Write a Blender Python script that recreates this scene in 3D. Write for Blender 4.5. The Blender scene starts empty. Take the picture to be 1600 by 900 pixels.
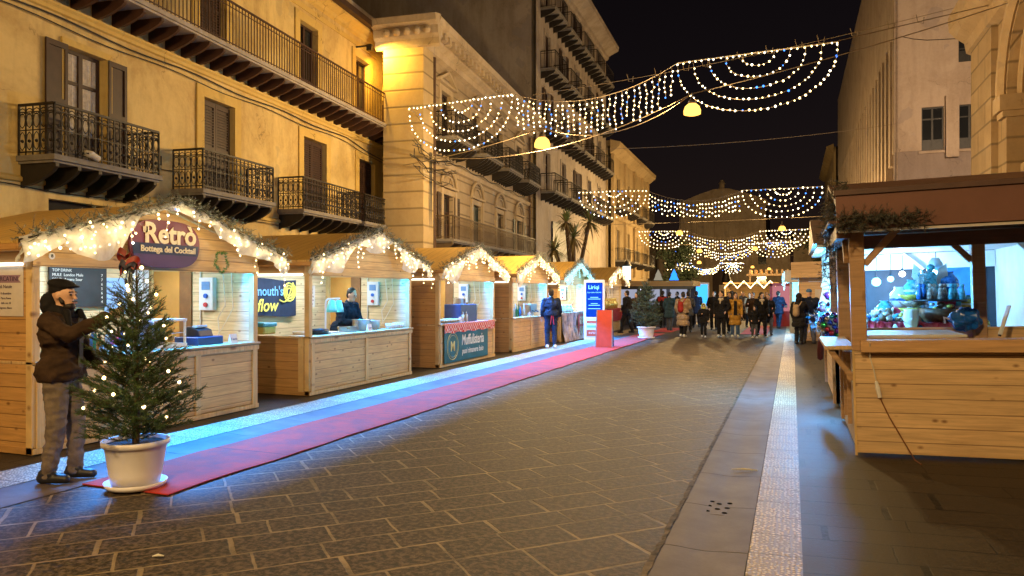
import bpy, bmesh, math, random
from mathutils import Vector, Matrix
rad = math.radians
R = random.Random(11)
sc = bpy.context.scene
COL = sc.collection
# ------------------------------------------------------------------ camera, sky, exposure
cd = bpy.data.cameras.new('camera'); cam = bpy.data.objects.new('camera', cd); COL.objects.link(cam)
cam.location = (0, 0, 1.68); cam.rotation_euler = (rad(90), 0, rad(20.68))
cd.lens = 36*1160/1600; cd.sensor_width = 36; cd.shift_y = 7/1600
cd.clip_start = .05; cd.clip_end = 2000
sc.camera = cam
w = bpy.data.worlds.new('World'); sc.world = w; w.use_nodes = True
sky = w.node_tree.nodes.new('ShaderNodeTexSky'); sky.sky_type = 'NISHITA'; sky.sun_disc = False
sky.sun_elevation = rad(25); sky.sun_rotation = rad(200)
bg = w.node_tree.nodes['Background']
hsv = w.node_tree.nodes.new('ShaderNodeMix'); hsv.data_type = 'RGBA'; hsv.blend_type = 'MULTIPLY'
hsv.inputs[0].default_value = 1; hsv.inputs[7].default_value = (1, .45, .35, 1)   # town glow under night cloud
w.node_tree.links.new(sky.outputs[0], hsv.inputs[6]); w.node_tree.links.new(hsv.outputs[2], bg.inputs[0])
bg.inputs[1].default_value = .0009
sd = bpy.data.lights.new('moon', 'SUN'); sd.energy = .004; sd.angle = rad(.5); sd.color = (.9, .92, 1)
so = bpy.data.objects.new('moon', sd); COL.objects.link(so); so.rotation_euler = (rad(65), 0, rad(-160))
sc.view_settings.view_transform = 'Standard'; sc.view_settings.look = 'None'
sc.view_settings.exposure = 1.42; sc.view_settings.gamma = 1; sc.view_settings.use_curve_mapping = False
sc.cycles.use_denoising = True
sc.cycles.sample_clamp_indirect = 3; sc.cycles.sample_clamp_direct = 0
sc.cycles.max_bounces = 6; sc.cycles.diffuse_bounces = 3; sc.cycles.glossy_bounces = 3
sc.cycles.transparent_max_bounces = 8; sc.cycles.transmission_bounces = 4
sc.cycles.caustics_reflective = False; sc.cycles.caustics_refractive = False
sc.cycles.use_light_tree = True
# ------------------------------------------------------------------ light levels
AMBER = (1, .66, .27); WARM = (1, .74, .34); ICE = (.0, .29, 1); DAY = (.92, .95, 1)
LP_STREET = 620; LP_WALLFLOOD = 260; LP_STRIP = 200; LP_TUBE = 22; LP_GABLE = 1.4
# ------------------------------------------------------------------ helpers
def empty(name, loc=(0, 0, 0), rz=0, parent=None):
    o = bpy.data.objects.new(name, None); COL.objects.link(o); o.location = loc; o.rotation_euler = (0, 0, rz)
    o.empty_display_size = .1
    if parent: o.parent = parent
    return o
def tag(o, label=None, cat=None, group=None, kind=None):
    if label: o['label'] = label
    if cat: o['category'] = cat
    if group: o['group'] = group
    if kind: o['kind'] = kind
    return o
def thing(name, label, cat, loc=(0, 0, 0), rz=0, group=None):
    return tag(empty(name, loc, rz), label, cat, group)
def copy_tree(o, parent=None):
    c = o.copy(); COL.objects.link(c)
    if parent: c.parent = parent
    for ch in o.children: copy_tree(ch, c)
    return c
TS = bpy.data.scenes.new('workbench')      # small side scene where text and remeshed bodies are evaluated
def bake(o):
    TS.collection.objects.link(o); vl = TS.view_layers[0]; vl.update(); dg = vl.depsgraph
    me = bpy.data.meshes.new_from_object(o.evaluated_get(dg)); bpy.data.objects.remove(o); return me
class MB:
    def __init__(s): s.v = []; s.f = []; s.m = []
    def add(s, vs, fs, mi=0):
        b = len(s.v); s.v += [tuple(p) for p in vs]
        s.f += [tuple(b+i for i in f) for f in fs]; s.m += [mi]*len(fs); return s
    def box(s, x0, x1, y0, y1, z0, z1, mi=0):
        return s.add([(x0,y0,z0),(x1,y0,z0),(x1,y1,z0),(x0,y1,z0),(x0,y0,z1),(x1,y0,z1),(x1,y1,z1),(x0,y1,z1)],
            [(0,3,2,1),(4,5,6,7),(0,1,5,4),(1,2,6,5),(2,3,7,6),(3,0,4,7)], mi)
    def bar(s, p, q, a, b, mi=0, up=(0, 0, 1)):
        p = Vector(p); q = Vector(q); d = (q-p).normalized(); u = Vector(up)
        if abs(d.dot(u)) > .98: u = Vector((0, 1, 0))
        x = d.cross(u).normalized(); y = x.cross(d)
        c = [x*a/2*i+y*b/2*j for i, j in ((-1,-1),(1,-1),(1,1),(-1,1))]
        return s.add([p+k for k in c]+[q+k for k in c], [(3,2,1,0),(4,5,6,7),(0,1,5,4),(1,2,6,5),(2,3,7,6),(3,0,4,7)], mi)
    def tube(s, pts, r, n=6, mi=0, closed=False, cap=True):
        pts = [Vector(p) for p in pts]; N = len(pts); rr = r if isinstance(r, (list, tuple)) else [r]*N
        vs = []; pu = None
        for i, p in enumerate(pts):
            a = pts[(i-1) % N] if (i or closed) else p; b = pts[(i+1) % N] if (i < N-1 or closed) else p
            d = (b-a); d = d.normalized() if d.length > 1e-9 else Vector((0, 0, 1))
            if pu is None: pu = Vector((0, 0, 1)) if abs(d.z) < .9 else Vector((1, 0, 0))
            x = d.cross(pu)
            if x.length < 1e-6: x = d.orthogonal()
            x.normalize(); y = x.cross(d).normalized(); pu = y
            vs += [p+(x*math.cos(2*math.pi*k/n)+y*math.sin(2*math.pi*k/n))*rr[i] for k in range(n)]
        fs = []
        for i in range(N if closed else N-1):
            j = (i+1) % N
            fs += [(i*n+k, j*n+k, j*n+(k+1) % n, i*n+(k+1) % n) for k in range(n)]
        if cap and not closed: fs += [tuple(range(n)), tuple(range((N-1)*n, N*n))[::-1]]
        return s.add(vs, fs, mi)
    def lathe(s, prof, c=(0, 0, 0), n=20, mi=0, sx=1, sy=1):
        vs = [(c[0]+r*sx*math.cos(2*math.pi*k/n), c[1]+r*sy*math.sin(2*math.pi*k/n), c[2]+z) for r, z in prof for k in range(n)]
        fs = [(i*n+k, i*n+(k+1) % n, (i+1)*n+(k+1) % n, (i+1)*n+k) for i in range(len(prof)-1) for k in range(n)]
        if prof[0][0] > 1e-5: fs.append(tuple(range(n))[::-1])
        if prof[-1][0] > 1e-5: fs.append(tuple(range((len(prof)-1)*n, len(prof)*n)))
        return s.add(vs, fs, mi)
    def prism(s, poly, f, d0, d1, mi=0):
        n = len(poly)
        return s.add([f(a, b, d0) for a, b in poly]+[f(a, b, d1) for a, b in poly],
            [tuple(range(n))[::-1], tuple(range(n, 2*n))]+[(i, (i+1) % n, n+(i+1) % n, n+i) for i in range(n)], mi)
    def ball(s, c, r, n=8, mi=0, sz=1):
        k = max(3, n//2)
        return s.lathe([(max(1e-6, r*math.sin(math.pi*i/k)), -r*sz*math.cos(math.pi*i/k)) for i in range(k+1)], c, n, mi)
    def mesh(s, name, mats):
        me = bpy.data.meshes.new(name); me.from_pydata(s.v, [], s.f)
        for m in (mats if isinstance(mats, (list, tuple)) else [mats]): me.materials.append(m)
        me.polygons.foreach_set('material_index', s.m); return me
    def out(s, name, mats, parent=None, smooth=False, bevel=0, loc=None, fix=True):
        me = s.mesh(name, mats)
        if fix:
            bm = bmesh.new(); bm.from_mesh(me); bmesh.ops.recalc_face_normals(bm, faces=bm.faces); bm.to_mesh(me); bm.free()
        o = bpy.data.objects.new(name, me); COL.objects.link(o)
        if smooth: me.polygons.foreach_set('use_smooth', [True]*len(me.polygons))
        if parent: o.parent = parent
        if loc: o.location = loc
        if bevel:
            b = o.modifiers.new('bevel', 'BEVEL'); b.width = bevel; b.segments = 1; b.limit_method = 'ANGLE'
        return o
def lamp(kind, loc, col, watt, parent=None, size=.1, sy=None, rot=None, spot=None, name='lamp', spread=None):
    d = bpy.data.lights.new(name, kind); d.energy = watt; d.color = col
    if kind == 'AREA':
        d.shape = 'RECTANGLE' if sy else 'SQUARE'; d.size = size
        if sy: d.size_y = sy
        if spread: d.spread = rad(spread)
    else: d.shadow_soft_size = size
    if kind == 'SPOT': d.spot_size = rad(spot or 120); d.spot_blend = .6
    o = bpy.data.objects.new(name, d); COL.objects.link(o); o.location = loc
    if rot: o.rotation_euler = rot
    if parent: o.parent = parent
    return o
FX = Matrix(((0, 0, 1), (1, 0, 0), (0, 1, 0)))      # text facing +x
FY = Matrix(((1, 0, 0), (0, 0, -1), (0, 1, 0)))     # text facing -y
FNX = Matrix(((0, 0, -1), (-1, 0, 0), (0, 1, 0)))   # text facing -x
def text(body, size, mat, parent, loc, basis, name='lettering', bold=0, depth=.004, align='CENTER', shear=0, sx=1, tilt=0, spacing=1, kind=None):
    c = bpy.data.curves.new('t', 'FONT'); c.body = body; c.size = size; c.align_x = align; c.align_y = 'CENTER'
    c.extrude = depth; c.offset = bold; c.shear = shear; c.space_character = spacing; c.resolution_u = 3
    me = bake(bpy.data.objects.new('t', c))
    M4 = Matrix.Translation(loc) @ basis.to_4x4() @ Matrix.Rotation(tilt, 4, 'Z') @ Matrix.Diagonal((sx, 1, 1, 1))
    me.transform(M4); me.materials.clear(); me.materials.append(mat)
    o = bpy.data.objects.new(name, me); COL.objects.link(o); o.parent = parent
    if kind: o['kind'] = kind
    return o
# ------------------------------------------------------------------ materials
class NT:
    def __init__(s, name):
        s.m = bpy.data.materials.new(name); s.m.use_nodes = True; s.t = s.m.node_tree
        s.b = s.t.nodes['Principled BSDF']; s.o = s.t.nodes['Material Output']
    def n(s, ty, **k):
        x = s.t.nodes.new(ty)
        for a, b in k.items(): setattr(x, a, b)
        return x
    def l(s, a, b): s.t.links.new(a, b)
    def val(s, x, sock):
        if hasattr(x, 'links') or isinstance(x, bpy.types.NodeSocket): s.l(x, sock)
        else: sock.default_value = x
    def math(s, op, a, b=0, c=0, clamp=False):
        x = s.n('ShaderNodeMath', operation=op, use_clamp=clamp)
        for i, q in enumerate((a, b, c)): s.val(q, x.inputs[i])
        return x.outputs[0]
    def mix(s, f, a, b, mode='MIX'):
        x = s.n('ShaderNodeMix', data_type='RGBA', blend_type=mode)
        s.val(f, x.inputs[0])
        for q, i in ((a, 6), (b, 7)):
            if isinstance(q, tuple): x.inputs[i].default_value = (*q[:3], 1)
            else: s.l(q, x.inputs[i])
        return x.outputs[2]
    def ramp(s, f, lo, hi, a=0., b=1.):
        x = s.n('ShaderNodeMapRange', clamp=True); s.val(f, x.inputs[0])
        for i, q in enumerate((lo, hi, a, b)): x.inputs[i+1].default_value = q
        return x.outputs[0]
    def noise(s, vec, scale, detail=4, rough=.6, dist=0):
        x = s.n('ShaderNodeTexNoise'); x.inputs['Scale'].default_value = scale; x.inputs['Detail'].default_value = detail
        x.inputs['Roughness'].default_value = rough; x.inputs['Distortion'].default_value = dist
        if vec: s.l(vec, x.inputs['Vector'])
        return x.outputs[0]
    def coord(s): return s.n('ShaderNodeTexCoord').outputs['Object']
    def map(s, vec, scale=(1, 1, 1), rot=(0, 0, 0), loc=(0, 0, 0)):
        x = s.n('ShaderNodeMapping'); s.l(vec, x.inputs[0]); x.inputs['Scale'].default_value = scale
        x.inputs['Rotation'].default_value = rot; x.inputs['Location'].default_value = loc; return x.outputs[0]
    def bump(s, h, strength=.3, dist=.01):
        x = s.n('ShaderNodeBump'); x.inputs['Strength'].default_value = strength; x.inputs['Distance'].default_value = dist
        s.l(h, x.inputs['Height']); s.l(x.outputs[0], s.b.inputs['Normal'])
    def base(s, c):
        if isinstance(c, tuple): s.b.inputs['Base Color'].default_value = (*c[:3], 1)
        else: s.l(c, s.b.inputs['Base Color'])
CACHE = {}
def M(name, col, rough=.6, metal=0, scale=6, amt=.25, bump=.1, bscale=40, spec=.4):
    if name in CACHE: return CACHE[name]
    t = NT(name); co = t.coord()
    if amt:
        f = t.noise(co, scale); d = tuple(max(0, c*(1-amt)) for c in col); h = tuple(min(1, c*(1+amt*.6)) for c in col)
        t.base(t.mix(t.ramp(f, .3, .7), d, h))
    else: t.base(col)
    if bump: t.bump(t.noise(co, bscale, 3), bump, .01)
    t.b.inputs['Roughness'].default_value = rough; t.b.inputs['Metallic'].default_value = metal
    t.b.inputs['Specular IOR Level'].default_value = spec
    CACHE[name] = t.m; return t.m
def EM(name, col, strength, sample=False):
    if name in CACHE: return CACHE[name]
    t = NT(name); e = t.n('ShaderNodeEmission'); e.inputs[0].default_value = (*col, 1); e.inputs[1].default_value = strength
    t.l(e.outputs[0], t.o.inputs[0]); t.m.cycles.emission_sampling = 'AUTO' if sample else 'NONE'
    CACHE[name] = t.m; return t.m
def wood(name, col, axis=2, width=.14, rough=.55, groove=.6, knots=1, grain=.22, tone=.25, off=0.):
    """planks stacked along axis; grain runs across the others"""
    if name in CACHE: return CACHE[name]
    t = NT(name); co = t.coord(); sp = t.n('ShaderNodeSeparateXYZ'); t.l(co, sp.inputs[0])
    p = t.math('DIVIDE', t.math('ADD', sp.outputs[axis], 50*width+off), width); idx = t.math('FLOOR', p); fr = t.math('FRACT', p)
    oi = t.n('ShaderNodeObjectInfo').outputs['Random']; wn = t.n('ShaderNodeTexWhiteNoise', noise_dimensions='1D'); t.l(t.math('ADD', idx, t.math('MULTIPLY', oi, 91.7)), wn.inputs['W'])
    st = [1.6, 1.6, 1.6]; st[axis] = 26
    cm = t.n('ShaderNodeCombineXYZ')
    for i in range(3):
        q = t.math('MULTIPLY', sp.outputs[i], st[i])
        t.l(t.math('ADD', q, t.math('MULTIPLY', wn.outputs[0], 37.)), cm.inputs[i])
    g = t.noise(cm.outputs[0], 1.3, 5, .62, .6)
    c0 = t.mix(t.ramp(g, .3, .72), tuple(c*(1-grain*1.6) for c in col), tuple(min(1, c*(1+grain*.5)) for c in col))
    c1 = t.mix(t.math('MULTIPLY', wn.outputs[0], tone), c0, tuple(c*.5 for c in col))
    big = t.noise(t.n('ShaderNodeTexCoord').outputs['Object'], 1.7, 4); c1 = t.mix(t.ramp(big, .45, .75, 0, .25), c1, (col[0]*.55, col[1]*.45, col[2]*.4))
    if knots:
        s2 = [4.2, 4.2, 4.2]; s2[axis] = 1/width*1.0
        cm2 = t.n('ShaderNodeCombineXYZ')
        for i in range(3): t.l(t.math('ADD', t.math('MULTIPLY', sp.outputs[i], s2[i]), t.math('FLOOR', t.math('MULTIPLY', oi, 50.))), cm2.inputs[i])
        vo = t.n('ShaderNodeTexVoronoi', feature='F1'); t.l(cm2.outputs[0], vo.inputs['Vector']); vo.inputs['Scale'].default_value = 1
        k = t.ramp(vo.outputs['Distance'], .05, .16, .85, 0)
        c1 = t.mix(k, c1, (col[0]*.22, col[1]*.14, col[2]*.1))
    c1 = t.mix(t.math('MULTIPLY', oi, .3), c1, t.mix(.5, c1, (col[0]*.4, col[1]*.3, col[2]*.22)))
    e = t.math('MINIMUM', fr, t.math('SUBTRACT', 1., fr)); gr = t.ramp(e, .015, .05, 1, 0)
    c1 = t.mix(t.math('MULTIPLY', gr, groove), c1, (col[0]*.12, col[1]*.08, col[2]*.05))
    t.base(c1); t.b.inputs['Roughness'].default_value = rough
    h = t.math('SUBTRACT', t.math('MULTIPLY', g, .12), gr); t.bump(h, .5, .006)
    CACHE[name] = t.m; return t.m
def plaster(name, col, stain=(.5, .42, .3), amt=.5, rough=.85, ashlar=None):
    if name in CACHE: return CACHE[name]
    t = NT(name); co = t.coord()
    a = t.noise(co, .45, 6, .68, .5); b = t.noise(t.map(co, (1.2, 1.2, .25)), 1.2, 5, .65); c = t.noise(co, 9, 5, .7)
    x = t.mix(t.ramp(a, .44, .6, 0, amt), col, tuple(p*q for p, q in zip(col, stain)))
    x = t.mix(t.ramp(b, .47, .64, 0, amt*.9), x, tuple(p*q*.9 for p, q in zip(col, stain)))
    x = t.mix(t.ramp(c, .35, .7, 0, .22), x, tuple(min(1, p*1.35) for p in col))
    if not ashlar:
        vc = t.n('ShaderNodeTexVoronoi', feature='DISTANCE_TO_EDGE'); vc.inputs['Scale'].default_value = .55
        dv = t.n('ShaderNodeVectorMath', operation='ADD'); t.l(co, dv.inputs[0]); wc = t.n('ShaderNodeTexNoise'); wc.inputs['Scale'].default_value = 2.2; wc.inputs['Detail'].default_value = 5; t.l(co, wc.inputs['Vector']); t.l(wc.outputs['Color'], dv.inputs[1]); t.l(dv.outputs[0], vc.inputs['Vector'])
        ck = t.math('MULTIPLY', t.ramp(vc.outputs['Distance'], .002, .009, 1, 0), t.ramp(a, .5, .58, 0, .75)); x = t.mix(ck, x, tuple(p*.25 for p in col))
        pt = t.ramp(t.noise(co, .8, 3, .5), .63, .645, 0, .45); x = t.mix(pt, x, tuple(p*q for p, q in zip(col, (.62, .66, .8))))
    h = c
    if ashlar:
        sp = t.n('ShaderNodeSeparateXYZ'); t.l(co, sp.inputs[0])
        pz = t.math('DIVIDE', t.math('ADD', sp.outputs[2], 20*ashlar[1]), ashlar[1]); fz = t.math('FRACT', pz); iz = t.math('FLOOR', pz)
        u = t.math('ADD', t.math('ADD', sp.outputs[0], sp.outputs[1]), 100.)
        py = t.math('ADD', t.math('DIVIDE', u, ashlar[0]), t.math('MULTIPLY', t.math('MODULO', iz, 2.), .5)); fy = t.math('FRACT', py)
        ez = t.math('MULTIPLY', t.math('MINIMUM', fz, t.math('SUBTRACT', 1., fz)), ashlar[1])
        ey = t.math('MULTIPLY', t.math('MINIMUM', fy, t.math('SUBTRACT', 1., fy)), ashlar[0]) if ashlar[2] else 1.
        g = t.ramp(t.math('MINIMUM', ez, ey), .012, .045, 1, 0)
        x = t.mix(t.math('MULTIPLY', g, .65), x, tuple(p*.22 for p in col))
        wn = t.n('ShaderNodeTexWhiteNoise', noise_dimensions='2D'); cb = t.n('ShaderNodeCombineXYZ'); t.l(iz, cb.inputs[0]); t.l(t.math('FLOOR', py), cb.inputs[1]); t.l(cb.outputs[0], wn.inputs['Vector'])
        x = t.mix(t.math('MULTIPLY', wn.outputs[0], .3), x, tuple(p*.6 for p in col))
        h = t.math('SUBTRACT', t.math('MULTIPLY', c, .2), t.math('MULTIPLY', g, 1.5))
    t.base(x); t.bump(h, .45, .012); t.b.inputs['Roughness'].default_value = rough; t.b.inputs['Specular IOR Level'].default_value = .25
    CACHE[name] = t.m; return t.m
def slabs(name, col, joint, w_, h_, rot, mortar=.02, rough=.5, bump=.5, speck=.5, missing=.3, smooth=.1, grit=60):
    t = NT(name); co = t.coord(); mp = t.map(co, rot=(0, 0, rot))
    wob = t.noise(mp, 3.5, 4); wv = t.n('ShaderNodeVectorMath', operation='ADD'); t.l(mp, wv.inputs[0])
    cmb = t.n('ShaderNodeCombineXYZ'); t.l(t.math('MULTIPLY', t.math('SUBTRACT', wob, .5), .035), cmb.inputs[0]); t.l(t.math('MULTIPLY', t.math('SUBTRACT', wob, .5), -.035), cmb.inputs[1]); t.l(cmb.outputs[0], wv.inputs[1])
    s3 = t.n('ShaderNodeSeparateXYZ'); t.l(wv.outputs[0], s3.inputs[0]); c3 = t.n('ShaderNodeCombineXYZ')
    v3 = t.math('ADD', s3.outputs[1], t.math('ADD', t.math('MULTIPLY', t.math('SINE', t.math('MULTIPLY', s3.outputs[1], 2.3)), h_*.22), t.math('MULTIPLY', t.math('SINE', t.math('MULTIPLY', s3.outputs[1], 5.3)), h_*.1)))
    w3 = t.n('ShaderNodeTexWhiteNoise', noise_dimensions='1D'); t.l(t.math('FLOOR', t.math('DIVIDE', v3, h_)), w3.inputs['W'])
    u3 = t.math('ADD', s3.outputs[0], t.math('MULTIPLY', w3.outputs[0], w_*3.)); u3 = t.math('ADD', u3, t.math('MULTIPLY', t.math('SINE', t.math('MULTIPLY', u3, 2.9)), w_*.2))
    t.l(u3, c3.inputs[0]); t.l(v3, c3.inputs[1])
    br = t.n('ShaderNodeTexBrick'); t.l(c3.outputs[0], br.inputs['Vector']); br.inputs['Scale'].default_value = 1
    br.inputs['Brick Width'].default_value = w_; br.inputs['Row Height'].default_value = h_; br.inputs['Mortar Size'].default_value = mortar
    br.inputs['Mortar Smooth'].default_value = smooth; br.inputs['Color1'].default_value = (0, 0, 0, 1); br.inputs['Color2'].default_value = (1, 1, 1, 1)
    br.inputs['Mortar'].default_value = (.5, .5, .5, 1); br.offset = .0; br.squash = 1
    sep = t.n('ShaderNodeSeparateColor'); t.l(br.outputs['Color'], sep.inputs[0])
    g1 = t.noise(co, grit, 4, .7); g2 = t.noise(co, 1.3, 4)
    x = t.mix(t.math('MULTIPLY', sep.outputs[0], .55), col, tuple(c*.6 for c in col))
    x = t.mix(t.ramp(g1, .5, .58, 0, speck*.8), x, tuple(min(1, c*2.3) for c in col))
    x = t.mix(t.ramp(g1, .49, .42, 0, speck*.9), x, tuple(c*.2 for c in col))
    x = t.mix(t.ramp(g2, .5, .8, 0, .3), x, tuple(c*.55 for c in col))
    jf = t.math('MULTIPLY', br.outputs['Fac'], t.ramp(t.noise(co, 2.3, 3), .34, .34+missing, .2, 1))
    x = t.mix(jf, x, joint)
    t.base(x)
    t.bump(t.math('SUBTRACT', t.math('MULTIPLY', g1, .55), t.math('MULTIPLY', br.outputs['Fac'], .8)), bump, .012)
    t.b.inputs['Specular IOR Level'].default_value = .3
    t.l(t.ramp(g1, .3, .7, rough-.08, rough+.12), t.b.inputs['Roughness'])
    return t.m
def cloth(name, col, rough=.9, scale=14, amt=.3): return M(name, col, rough, 0, scale, amt, .25, 60, .15)
pine = wood('pine', (.70, .46, .19)); pine_y = wood('pine_trim', (.72, .50, .23), 1, .6, groove=0)
pine_old = wood('pine_weathered', (.56, .31, .11)); pine_pale = wood('pine_pale', (.74, .58, .35), tone=.15)
roofwood = wood('roof_boards', (.68, .43, .12), 0, .19, groove=.45, knots=0)
counterwood = wood('counter_top_wood', (.6, .42, .22), 0, .3)
doorwood = M('door_plywood', (.50, .24, .05), .5, scale=3, amt=.15)
darkwood = wood('stained_boards', (.17, .075, .045), 2, .3, knots=0); rafter = wood('rafter_wood', (.47, .29, .16), 2, .5, groove=0)
iron = M('wrought_iron', (.028, .022, .018), .55, .3, amt=.3); shutter_m = M('brown_shutter', (.042, .019, .011), .55, amt=.3)
glass_m = M('dark_glass', (.015, .017, .02), .08, amt=0, bump=0, spec=.6); curtain_m = cloth('white_curtain', (.55, .5, .42))
white_p = M('white_plastic', (.72, .72, .74), .4, amt=.06, bump=.03); grey_box = M('grey_enclosure', (.62, .66, .7), .4, amt=.05, bump=0)
black_p = M('black_plastic', (.015, .015, .018), .35, amt=.1, bump=.03); steel = M('steel', (.55, .55, .56), .28, 1, amt=.1, bump=.02)
cable_w = M('white_cable', (.6, .56, .48), .5, amt=0, bump=0); cable_b = M('dark_cable', (.03, .025, .02), .5, amt=0, bump=0)
bulb_warm = EM('bulb_warm', (1, .70, .28), 3.6); bulb_white = EM('bulb_cool_white', (1, .84, .55), 3.6); bulb_blue = EM('bulb_blue', (.05, .22, 1), 1.7)
bulb_ice = EM('bulb_ice', (.2, .75, 1), 2)
fir_m = M('fir_needles', (.04, .085, .028), .6, scale=20, amt=.5, bump=0); fir_l = M('fir_needles_young', (.075, .125, .04), .6, scale=20, amt=.4, bump=0)
frost_m = M('frosted_needles', (.13, .17, .15), .7, scale=20, amt=.5, bump=0); frost_l = M('frosted_tips', (.42, .42, .38), .7, scale=20, amt=.4, bump=0)
bark = M('bark', (.09, .055, .03), .9, scale=30, amt=.5, bump=.5)
SEEN = Vector((0, 0, 1.68))
BULB = {}
def bulbs(root, pts, r=.022, base=None, limit=100, mats=(bulb_warm, bulb_white, bulb_blue, bulb_ice)):
    """one object per bulb for the nearest ones, the others as one part; pts = (x, y, z, material index)"""
    base = base or root; W = Matrix.Translation(root.location) @ root.rotation_euler.to_matrix().to_4x4()
    pts = sorted(pts, key=lambda p: (W @ Vector(p[:3])-SEEN).length)
    for p in pts[:limit]:
        rs = r; r = rs*R.choice((.7, .9, 1, 1.15)); k = (p[3], round(r, 4))
        if k not in BULB:
            mb = MB(); mb.lathe([(.0001, -r*1.1), (r*.75, -r*.6), (r, 0), (r*.75, r*.6), (.0001, r*1.1)], (0, 0, 0), 6); BULB[k] = mb.mesh('bulb', mats[p[3]])
        r = rs; o = bpy.data.objects.new('bulb', BULB[k]); COL.objects.link(o); o.parent = base; o.location = p[:3]
    if len(pts) > limit:
        mb = MB()
        for p in pts[limit:]: mb.lathe([(.0001, -r*1.1), (r, 0), (.0001, r*1.1)], p[:3], 5, p[3])
        tag(mb.out('bulb', list(mats), base), kind='stuff')
# ------------------------------------------------------------------ the ground
def sheet(name, x0, x1, y0, y1, z, mat, seg=1):
    mb = MB(); mb.add([(x0,y0,z),(x1,y0,z),(x1,y1,z),(x0,y1,z)], [(0,1,2,3)])
    return tag(mb.out(name, mat, fix=False), kind='structure')
sheet('ground', -400, 400, -300, 700, -.15, M('far_ground', (.05, .045, .04), .8))
paving = slabs('lava_paving', (.060, .044, .032), (.36, .275, .17), .56, .36, rad(-45), .0135, .66, 1.0, 1.0, .42, .25, 22)
sheet('road', -5.75, -.8, -20, 130, 0, paving)
tact = NT('tactile_slabs')
co = tact.coord(); br = tact.noise(co, 70, 2, .5); big = tact.noise(co, 1.5, 3)
vo = tact.n('ShaderNodeTexVoronoi', feature='F1'); tact.l(co, vo.inputs['Vector']); vo.inputs['Scale'].default_value = 31; vo.inputs['Randomness'].default_value = .55
dots = tact.ramp(vo.outputs['Distance'], .22, .42, 1, 0)
sy = tact.n('ShaderNodeSeparateXYZ'); tact.l(co, sy.inputs[0]); jy = tact.math('FRACT', tact.math('DIVIDE', tact.math('ADD', sy.outputs[1], 100.), .42))
jt = tact.ramp(jy, .012, .03, 1, 0)
cx = tact.mix(dots, (.22, .155, .08), (.8, .64, .4)); cx = tact.mix(tact.ramp(big, .4, .7, 0, .5), cx, (.16, .125, .08)); cx = tact.mix(jt, cx, (.05, .04, .03))
tact.base(cx); tact.bump(tact.math('SUBTRACT', dots, jt), .6, .012); tact.b.inputs['Roughness'].default_value = .55
gut = NT('gutter_stone'); co = gut.coord(); a = gut.noise(co, 2, 5, .65); b2 = gut.noise(co, 45, 3)
sy = gut.n('ShaderNodeSeparateXYZ'); gut.l(co, sy.inputs[0]); j1 = gut.math('FRACT', gut.math('DIVIDE', gut.math('ADD', gut.math('ADD', sy.outputs[1], gut.math('MULTIPLY', a, .05)), 100.), 1.05))
jn = gut.ramp(jy if False else j1, .006, .014, 1, 0)
cx = gut.mix(gut.ramp(a, .35, .68), (.10, .078, .074), (.165, .135, .13)); cx = gut.mix(gut.ramp(b2, .4, .8, 0, .4), cx, (.1, .085, .07)); cx = gut.mix(gut.math('MULTIPLY', jn, .85), cx, (.025, .02, .018))
gut.base(cx); gut.bump(gut.math('SUBTRACT', gut.math('MULTIPLY', b2, .2), jn), .4, .01); gut.b.inputs['Roughness'].default_value = .62; gut.b.inputs['Specular IOR Level'].default_value = .12
def kerb(name, x0, x1, mat):      # ragged mortar edge between the paving and the gutter
    mb = MB(); n = 260; rr = random.Random(3); vs = []
    for k in range(n+1):
        y = 2+k*.09; a, b = (rr.uniform(0, .03), rr.uniform(.0, .012)) if x0 < -.5 else (rr.uniform(0, .006), rr.uniform(0, .004)); vs += [(x0-a, y, .0035), (x1+b, y, .0125)]
    mb.add(vs, [(2*k, 2*k+1, 2*k+3, 2*k+2) for k in range(n)]); return tag(mb.out(name, mat, fix=False), kind='structure')
kerb('gutter_edge', -.825, -.808, M('old_mortar', (.14, .105, .065), .9, scale=9, amt=.9, bump=.6, bscale=30)); kerb('gutter_edge', -.268, -.262, M('dark_gap', (.02, .015, .012), .95, amt=.4, bump=0))
def channel(name, x0, x1, holes=()):
    mb = MB(); n = 10; ys = [-20, 0, 4, 5, 6, 8, 12, 20, 40, 130]; vs = []
    for y in ys:
        for i in range(n+1):
            u = i/n; d = -.016*math.exp(-((u-.5)/.28)**2); vs.append((x0+(x1-x0)*u, y, .008+d))
    mb.add(vs, [(j*(n+1)+i, j*(n+1)+i+1, (j+1)*(n+1)+i+1, (j+1)*(n+1)+i) for j in range(len(ys)-1) for i in range(n)])
    return tag(mb.out(name, gut.m, smooth=True, fix=False), kind='structure')
channel('gutter', -.8, -.262); channel('gutter', -6.32, -5.75)
sheet('tactile_strip', -.26, .06, -20, 130, .012, tact.m); sheet('tactile_strip', -6.9, -6.32, -20, 130, .012, tact.m)
pv = slabs('slate_pavement', (.038, .028, .02), (.008, .006, .005), 1.1, .36, 0, .010, .6, .35, .35, .1, .1, 40)
mb = MB(); mb.add([(.06,-20,.01),(14,-20,.01+.026*13.94),(14,130,.01+.026*13.94),(.06,130,.01)], [(0,1,2,3)])
tag(mb.out('pavement', pv, fix=False), kind='structure')
sheet('pavement', -24, -6.9, -20, 130, .008, pv)
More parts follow.
